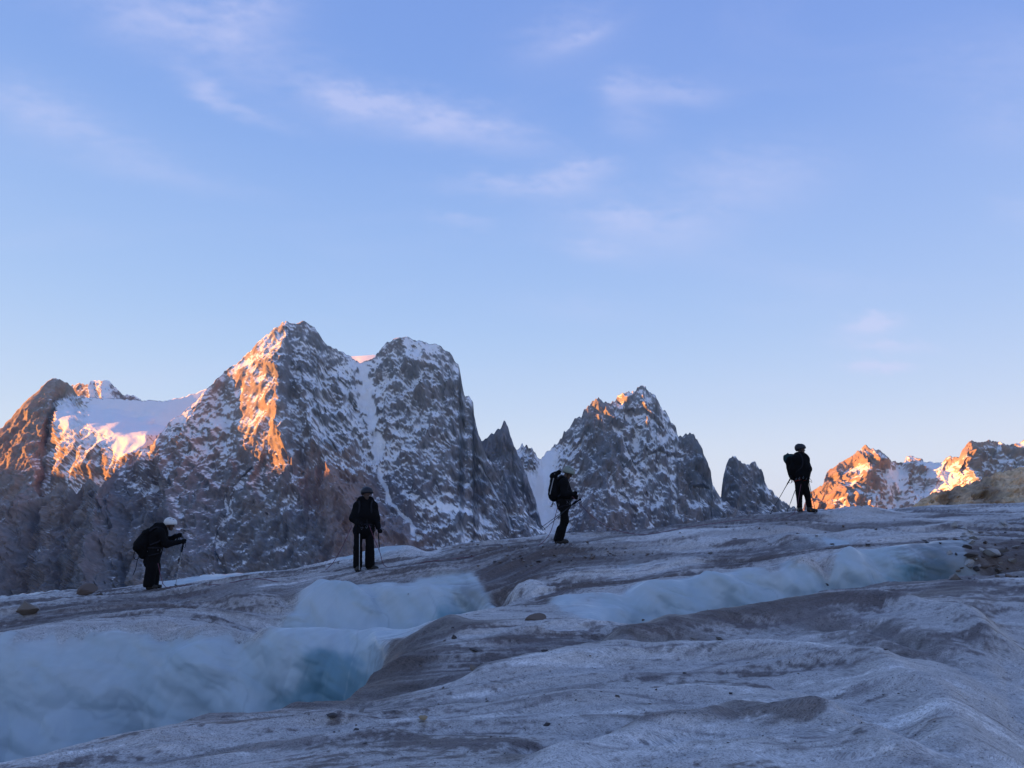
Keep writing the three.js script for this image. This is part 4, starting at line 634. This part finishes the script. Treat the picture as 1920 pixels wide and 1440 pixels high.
// --- third climber: head bowed, big pack, poles tucked under the arm
const c3 = climber({
  px: 1047.5, py: 1021, dist: 17.4, label: 'third climber from the left, head bowed, wearing a pale helmet and tall pack', helmetMat: M.pale,
  J: { pelvis: [.13, .93, 0], waist: [.11, 1.08, 0], chest: [.09, 1.30, 0], neck: [.15, 1.47, 0], hemY: .06, belt: [.13, .97, 0], bw: .16, bd: .16, tilt: .0,
    legs: [[[.12, .93, .085], [.15, .5, .07], [.02, .10, .07]], [[.15, .93, -.085], [.13, .5, -.08], [-.01, .10, -.10]]],
    arms: [[[.14, 1.36, .18], [.14, 1.10, .24], [.31, 1.11, .17]], [[.16, 1.36, -.18], [.18, 1.10, -.2], [.32, 1.06, -.10]]] },
  jacketExtra: [[[.13, .86, 0], [.12, 1.0, 0], .13, .13], [[.2, 1.2, 0], [.21, 1.05, 0], .085, .085]], pantsExtra: [[[.015, .1, .07], [.06, .3, .07], .075, .075], [[-.015, .1, -.1], [.05, .32, -.09], .075, .075]],
  hands: [[[.315, 1.11, .17], [1, .05, -.3], [.35, 1, 0]], [[.325, 1.06, -.10], [1, -.1, .3], [.35, 1, 0]]], head: { c: [.235, 1.595, 0], face: [.82, -.55, .08], up: [.55, .83, 0] }, boots: [[[.015, .055, .07], [.175, .05, .09]], [[-.02, .055, -.10], [.14, .05, -.09]]],
});
backpack(c3, 'tall black backpack with a pale shaft strapped to its side', { bones: [[[-.06, 1.42, 0], [-.08, 1.12, 0], .12, .145, .85], [[-.11, 1.2, -.07], [-.11, 1.2, .07], .09, .09], [[-.10, 1.05, -.06], [-.10, 1.05, .06], .09, .09]], lid: [[[-.11, 1.52, -.1], [-.11, 1.52, .1], .075, .075], [[-.06, 1.57, -.06], [-.05, 1.57, .06], .06, .06], [[.03, 1.62, -.06], [.03, 1.62, .06], .045, .045]],
  straps: [[[-.02, 1.45, .13], [.1, 1.52, .16], [.22, 1.4, .19], [.2, 1.2, .2], [.0, 1.05, .18]], [[-.02, 1.45, -.13], [.1, 1.52, -.16], [.22, 1.4, -.19], [.2, 1.2, -.2], [.0, 1.05, -.18]]],
  hang: [[[-.14, .97, .05], [-.11, .92, .08], [-.13, .86, .08]], [[-.10, .98, .05], [-.13, .9, .06], [-.17, .83, .06], [-.12, .85, .06]]], extra: [['strapped_shaft', rod([-.07, 1.57, .145], [-.185, 1.10, .16], .011), M.grey]] });
pole(c3, 'upper of two black poles tucked under the arm of the bowed climber', [.50, .98, .28], [-.42, .33, .30], { plant: false, shaft: M.pole, grip: .2 });
pole(c3, 'lower of two black poles tucked under the arm of the bowed climber', [.40, .93, .33], [-.37, .27, .37], { plant: false, shaft: M.pole, grip: .18 });
// --- fourth climber: upright on the crest, looking right
const c4 = climber({
  px: 1507, py: 965, dist: 20.1, label: 'rightmost climber standing upright on the crest looking right, in silhouette against the sky', helmetMat: M.darkShell, goggles: false, harnessMat: M.red, bootStrap: M.orange,
  J: { pelvis: [.0, .94, 0], waist: [.01, 1.10, 0], chest: [.03, 1.32, 0], neck: [.045, 1.53, 0], hemY: .12, belt: [.0, .95, 0], bw: .175, bd: .15,
    legs: [[[-.06, .93, .03], [-.07, .5, .05], [-.085, .13, .03]], [[.07, .93, -.03], [.12, .5, -.02], [.16, .12, -.05]]],
    arms: [[[.17, 1.41, -.08], [.215, 1.14, -.06], [.165, .95, .02]], [[-.1, 1.41, .15], [-.19, 1.15, .14], [-.22, .97, .10]]] },
  jacketExtra: [[[-.08, 1.16, 0], [.12, 1.16, 0], .13, .13], [[-.03, .98, 0], [.06, .98, 0], .14, .14], [[-.04, 1.5, .02], [.13, 1.47, -.03], .07, .07]], pantsExtra: [],
  hands: [[[.16, .945, .03], [-.02, -.7, .7], [.3, .5, .8]], [[-.222, .965, .10], [-.2, -.8, .5], [-.4, .3, .8]]], head: { c: [.055, 1.665, 0], face: [.99, -.02, .12], up: [0, 1, 0] }, helmetArgs: { r: .130, peak: .015 }, boots: [[[-.085, .058, .02], [-.06, .055, .19]], [[.155, .055, -.05], [.30, .04, .03]]],
});
backpack(c4, 'dark green backpack standing high behind the rightmost climber', { mat: M.black, lidMat: M.green, bones: [[[-.22, 1.38, -.04], [-.17, 1.0, -.04], .135, .13, .9], [[-.17, 1.2, -.05], [-.12, .95, -.05], .14, .12]], lid: [[[-.32, 1.48, -.04], [-.17, 1.49, -.04], .075, .075], [[-.30, 1.40, -.04], [-.18, 1.40, -.04], .095, .095], [[-.285, 1.545, -.04], [-.275, 1.585, -.04], .018, .010]],
  straps: [[[-.12, 1.48, .06], [-.0, 1.56, .08], [.08, 1.42, .15], [.06, 1.2, .16], [-.1, 1.05, .14]], [[-.08, 1.48, -.12], [.06, 1.56, -.12], [.16, 1.42, -.14], [.14, 1.2, -.14], [-.02, 1.05, -.14]]], hang: [[[-.2, .98, .06], [-.24, .88, .08], [-.23, .78, .08]]] });
pole(c4, 'long pole slanting down to the left from the rightmost climber', [-.245, .90, .16], [-.86, -.08, .24], { shaft: M.pole, grip: .2 });
pole(c4, 'thin far pole slanting left behind the legs of the rightmost climber', [-.11, .72, -.2], [-.46, .26, -.4], { shaft: M.pole, grip: .1, plant: true });
pole(c4, 'nearly upright pole at the right hand of the rightmost climber', [.175, .93, .1], [.30, .08, .14], { shaft: M.pole, grip: .16 });
// --- ropes between them, lying partly on the ice
function rope(label, pts) { const v = pts.map(([px, py, d, lie]) => { const p = lie ? ICE.meet(px, py, d) : at(px, py, d); if (lie) p.y = iceHeight(p.x, p.z) + .008; return p; }); tag(put('rope', tubeAt(v, .0065, 120, 6), M.ropeRed), label, 'rope', 'ropes between the climbers'); }
rope('thin rope running down left from the climber facing forward', [[660, 985, 16.7], [648, 1012, 16.7], [636, 1036, 16.8], [622, 1058, 16.9], [606, 1072, 15.5, 1], [575, 1083, 15.5, 1], [540, 1088, 15.5, 1], [480, 1093, 15.5, 1], [420, 1099, 15.5, 1], [350, 1104, 15.5, 1], [310, 1100, 17.6], [296, 1056, 17.6]]);
rope('thin rope running right from the bowed climber towards the crest', [[1072, 930, 17.2], [1092, 950, 17.3], [1115, 972, 17.6], [1150, 992, 17.9], [1200, 1006, 15.8, 1], [1290, 995, 16.5, 1], [1390, 982, 17, 1], [1450, 975, 18, 1], [1490, 960, 19.8], [1502, 908, 19.9]]);
rope('thin rope between the climber facing forward and the bowed climber', [[692, 985, 16.6], [712, 1035, 16.6], [724, 1060, 15, 1], [800, 1052, 15, 1], [900, 1040, 15, 1], [1000, 1028, 15.2, 1], [1028, 1005, 17.2], [1046, 950, 17.2]]);
// ------------------------------------------------------------------ stones
function stoneGeometry(s, flat = .6, detail = 2) {                    // a split, angular block
  const g = mergeVertices(new THREE.IcosahedronGeometry(1, detail).deleteAttribute('uv').deleteAttribute('normal')), p = g.attributes.position, cuts = [];
  for (let i = 0; i < 12; i++) cuts.push([...unit([noise(s * 3.1 + i, i * 1.7, .5), noise(s * 2.3, i + .3, 4.2), noise(i * 2.1, s * 1.3, 7.7)]), .34 + .42 * Math.abs(noise(s + i * 3.3, 2.2, i))]);
  for (let i = 0; i < p.count; i++) { const v = [p.getX(i), p.getY(i), p.getZ(i)]; for (const [a, b, c, d] of cuts) { const q = v[0] * a + v[1] * b + v[2] * c - d; if (q > 0) { v[0] -= a * q; v[1] -= b * q; v[2] -= c * q; } } const w = 1 + .07 * noise(v[0] * 2.5 + s, v[1] * 2.5, v[2] * 2.5); p.setXYZ(i, v[0] * w, v[1] * w * flat, v[2] * w); }
  const c = toCreasedNormals(g, .22); return c;
}
const STONES = [0, 1, 2, 3, 4, 5, 6, 7].map((s) => stoneGeometry(s * 5.3 + 1, .55 + .05 * (s % 4)));
const stoneMat = [[.10, .085, .075], [.17, .14, .115], [.055, .05, .052], [.30, .235, .15], [.22, .205, .20], [.13, .10, .085]].map(([r, g, b]) => { const m = new THREE.MeshStandardMaterial({ color: new THREE.Color().setRGB(r, g, b), roughness: .9, bumpMap: grain.bump, bumpScale: .004, map: null }); return m; });
const iceLumpMat = new THREE.MeshPhysicalMaterial({ color: new THREE.Color().setRGB(.33, .33, .325), roughness: .5, specularIntensity: .6, ior: 1.31 });
function stone(label, px, py, w, { mat = 1, shape = 0, turn = 0, h = 1, group, from = 4, category = 'stone', name = 'stone', sink = .25, long = 1, material } = {}) {
  const p = ICE.meet(px, py, from), size = w / FPX * -p.z / 2 * .88; p.y = iceHeight(p.x, p.z) + size * (.35 - sink * .6) * h;
  const m = tag(put(name, STONES[shape % 8], material ?? stoneMat[mat]), label, category, group);
  m.position.copy(p); m.rotation.set(.25 * Math.sin(shape * 2.1 + px), turn, .22 * Math.cos(px)); m.scale.set(size * long, size * h, size);
  return m;
}
stone('large flat brown boulder at the left edge of the picture', 48, 1160, 58, { mat: 1, shape: 3, turn: .4, h: 1.3, long: 1.15, from: 11, sink: -.05 });
stone('rough brown boulder on the left skyline of the ice', 164, 1122, 44, { mat: 5, shape: 1, turn: 1.1, h: 1.3, from: 13, sink: 0 });
stone('small stone leaning against the skyline boulder on the left', 186, 1120, 18, { mat: 0, shape: 4, from: 13 });
stone('dark square stone on the near slab, lower left of centre', 622, 1363, 30, { mat: 2, shape: 2, turn: .2, h: 1.1, sink: -.1 });
stone('tan flat-topped stone on the near slab', 790, 1361, 30, { mat: 3, shape: 5, turn: .5, h: 1.0, sink: -.1 });
stone('low dark stone just below the flat tan one', 668, 1378, 16, { mat: 2, shape: 6 });
stone('upright grey stone on the rim above the dark square one', 678, 1338, 22, { mat: 4, shape: 7, h: 1.3 });
stone('brown elongated boulder in the middle of the ice', 1006, 1168, 42, { mat: 5, shape: 1, turn: .2, long: 1.25, h: 1.0, from: 9, sink: -.05 });
stone('rounded brown stone half sunk in the ice below the middle', 888, 1262, 32, { mat: 1, shape: 0, h: 1.1, from: 6, sink: .2 });
stone('black triangular stone on the rim of the brown slope', 851, 1201, 18, { mat: 2, shape: 3, h: 1.5, from: 8 });
stone('small dark stone above the brown slope rim', 848, 1177, 14, { mat: 2, shape: 5, from: 9 });
stone('dark stone lying in a melt hollow left of centre', 888, 1225, 22, { mat: 2, shape: 2, long: 1.2, h: .7, from: 7 });
stone('flat black stone in the middle of the grey slab', 1022, 1244, 20, { mat: 2, shape: 6, h: .8, from: 6 });
stone('black pebble heap in the lower centre', 1024, 1359, 20, { mat: 2, shape: 4, h: .9 });
stone('brown stone wedged in the pale notch at mid height', 937, 1124, 14, { mat: 0, shape: 3, h: 1.3, from: 12 });
stone('dark stone at the foot of the long ice wall', 1202, 1161, 22, { mat: 0, shape: 5, from: 9, h: .8 });
stone('pale stone on the violet slope, left of its neighbour', 1272, 1206, 18, { mat: 4, shape: 7, from: 6 });
stone('pale stone on the violet slope, right of its neighbour', 1301, 1199, 18, { mat: 4, shape: 1, from: 6 });
stone('stone with a dark shadow side on the violet slope', 1349, 1195, 20, { mat: 0, shape: 2, from: 6 });
stone('small black stone low on the right of the centre slab', 1370, 1308, 14, { mat: 2, shape: 3 });
stone('dark flake beside the grey band right of centre', 1284, 1262, 12, { mat: 2, shape: 6, h: .6 });
stone('dark stone sitting on the brink of the right ice wall, left one', 1738, 1024, 12, { mat: 2, shape: 4, from: 14.5 });
stone('dark stone sitting on the brink of the right ice wall, right one', 1764, 1027, 11, { mat: 2, shape: 0, from: 14.5 });
stone('dark stone in the groove of the right ice wall', 1550, 1086, 9, { mat: 2, shape: 2, from: 12.5, h: 1.5 });
stone('black stone standing in for the dark cave near the right edge', 1868, 1042, 34, { mat: 2, shape: 5, from: 13, h: .9 });  // black stone stands in for the shade of a cave mouth
// the stony patch in front of the bowed climber
seed = 99;
const TONE = ['dark brown', 'tan-brown', 'black', 'light tan', 'pale grey', 'reddish brown'];
const third = (v, a, b, w) => w[clamp(Math.floor((v - a) / (b - a) * 3), 0, 2)], SIDES = ['left', 'middle', 'right'], ROWS = ['back', 'centre', 'front'];
for (let i = 0; i < 90; i++) {
  const px = 860 + 330 * Math.pow(rnd(), .9), py = lerp(1062, 1028, rnd()) - (px - 860) * .03, w = 5 + 9 * Math.pow(rnd(), 2);
  const mat = [0, 1, 4, 4, 2, 5][Math.floor(rnd() * 6)];
  stone(`${w > 8.5 ? 'larger' : 'small'} ${TONE[mat]} stone in the ${third(px, 860, 1190, SIDES)} ${third(py + (px - 860) * .03, 1028, 1062, ROWS)} of the stony patch before the bowed climber`, px, py, w, { mat, shape: Math.floor(rnd() * 8), turn: rnd() * 6, h: .7 + rnd() * .6, long: .9 + rnd() * .7, group: 'stones scattered before the bowed climber', from: 14 });
}
for (let i = 0; i < 95; i++) {
  const px = 1780 + 160 * rnd(), py = lerp(1090, 985, rnd()), w = 6 + 24 * Math.pow(rnd(), 2.6), ice = rnd() < .4 && py < 1062;
  if (ice) stone(`${w > 12 ? 'larger' : 'small'} grey ice lump in the ${third(px, 1780, 1940, SIDES)} ${third(py, 985, 1062, ROWS)} of the rubble at the right edge`, px, py, w * 1.25, { material: iceLumpMat, shape: Math.floor(rnd() * 8), turn: rnd() * 6, h: .8 + rnd() * .6, group: 'ice lumps in the rubble at right', name: 'ice_lump', category: 'ice lump', from: 13.4 });
  else { const mat = [0, 1, 2, 5, 4][Math.floor(rnd() * 5)]; stone(`${w > 12 ? 'larger' : 'small'} ${TONE[mat]} stone in the ${third(px, 1780, 1940, SIDES)} ${third(py, 985, 1090, ROWS)} of the rubble at the right edge`, px, py, w, { mat, shape: Math.floor(rnd() * 8), turn: rnd() * 6, h: .7 + rnd() * .7, long: .9 + rnd() * .7, group: 'stones in the rubble at right', from: 13.4 }); }
}
for (let i = 0; i < 60; i++) {
  const px = 1180 + 560 * rnd(), py = lerp(1052, 972, rnd()) - (px - 1180) * .03, w = 5 + 8 * Math.pow(rnd(), 2.2);
  const mat = [0, 2, 2, 5, 4][Math.floor(rnd() * 5)];
  stone(`${w > 8 ? 'larger' : 'small'} ${TONE[mat]} stone on the ${third(px, 1180, 1740, SIDES)} ${third(py + (px - 1180) * .03, 972, 1052, ROWS)} of the upper ice before the rightmost climber`, px, py, w, { mat, shape: Math.floor(rnd() * 8), turn: rnd() * 6, h: .6 + rnd() * .4, long: 1 + rnd() * .8, group: 'stones scattered on the upper ice', from: 14 });
}
for (let i = 0; i < 60; i++) {
  const px = 560 + 1150 * rnd(), py = lerp(1190, 1400, rnd()), w = 4 + 9 * Math.pow(rnd(), 2.5);
  if (py < 1330 - (px - 560) * .55) continue;
  const mat = [0, 2, 2, 5, 1][Math.floor(rnd() * 5)];
  stone(`${w > 8 ? 'larger' : 'small'} ${TONE[mat]} stone lying alone on the ${third(px, 560, 1710, SIDES)} ${third(py, 1190, 1400, ROWS)} of the near ice slab`, px, py, w, { mat, shape: Math.floor(rnd() * 8), turn: rnd() * 6, h: .6 + rnd() * .5, long: .9 + rnd() * .8, group: 'small stones dotted over the near slab' });
}
// gravel and grit that nobody could count
{
  const n = 3500, g = new THREE.InstancedMesh(stoneGeometry(3.7, .6, 1), new THREE.MeshStandardMaterial({ color: 0xffffff, roughness: .9 }), n); g.name = 'gravel'; g.castShadow = g.receiveShadow = true;
  const m = new THREE.Matrix4(), q = new THREE.Quaternion(), e = new THREE.Euler(), c = new THREE.Color(); let k = 0;
  while (k < n) {
    const d = 5 + 18 * Math.pow(rnd(), 1.25), x = (rnd() * 1.56 - .78) * d, col = ICE.colAt(x / d), blue = iceBlue(col, d);
    if (rnd() < blue * 1.3 || fbm(x * .9, d * 1.6, 61, 3) + .5 * noise(x * 3, d * 5, 71) < .02 + .25 * rnd()) continue;
    const s = (.003 + .011 * Math.pow(rnd(), 6)) * (.5 + d / 16);
    m.compose(new THREE.Vector3(x, iceHeight(x, -d) + s * .1, -d), q.setFromEuler(e.set(rnd(), rnd() * 6, rnd())), new THREE.Vector3(s * (1 + rnd()), s, s * (.8 + .4 * rnd())));
    g.setMatrixAt(k, m); const t = .05 + .14 * Math.pow(rnd(), 2); g.setColorAt(k, c.setRGB(t * 1.08, t * .98, t * .92)); k++;
  }
  scene.add(g); tag(g, 'dark grit and fine gravel strewn over the ice', 'gravel'); g.userData.kind = 'stuff';
}
// thin blue morning air, which veils the far slopes
scene.fog = new THREE.FogExp2(new THREE.Color().setRGB(.12, .45, 1.0), 2e-5);
renderer.render(scene, camera);
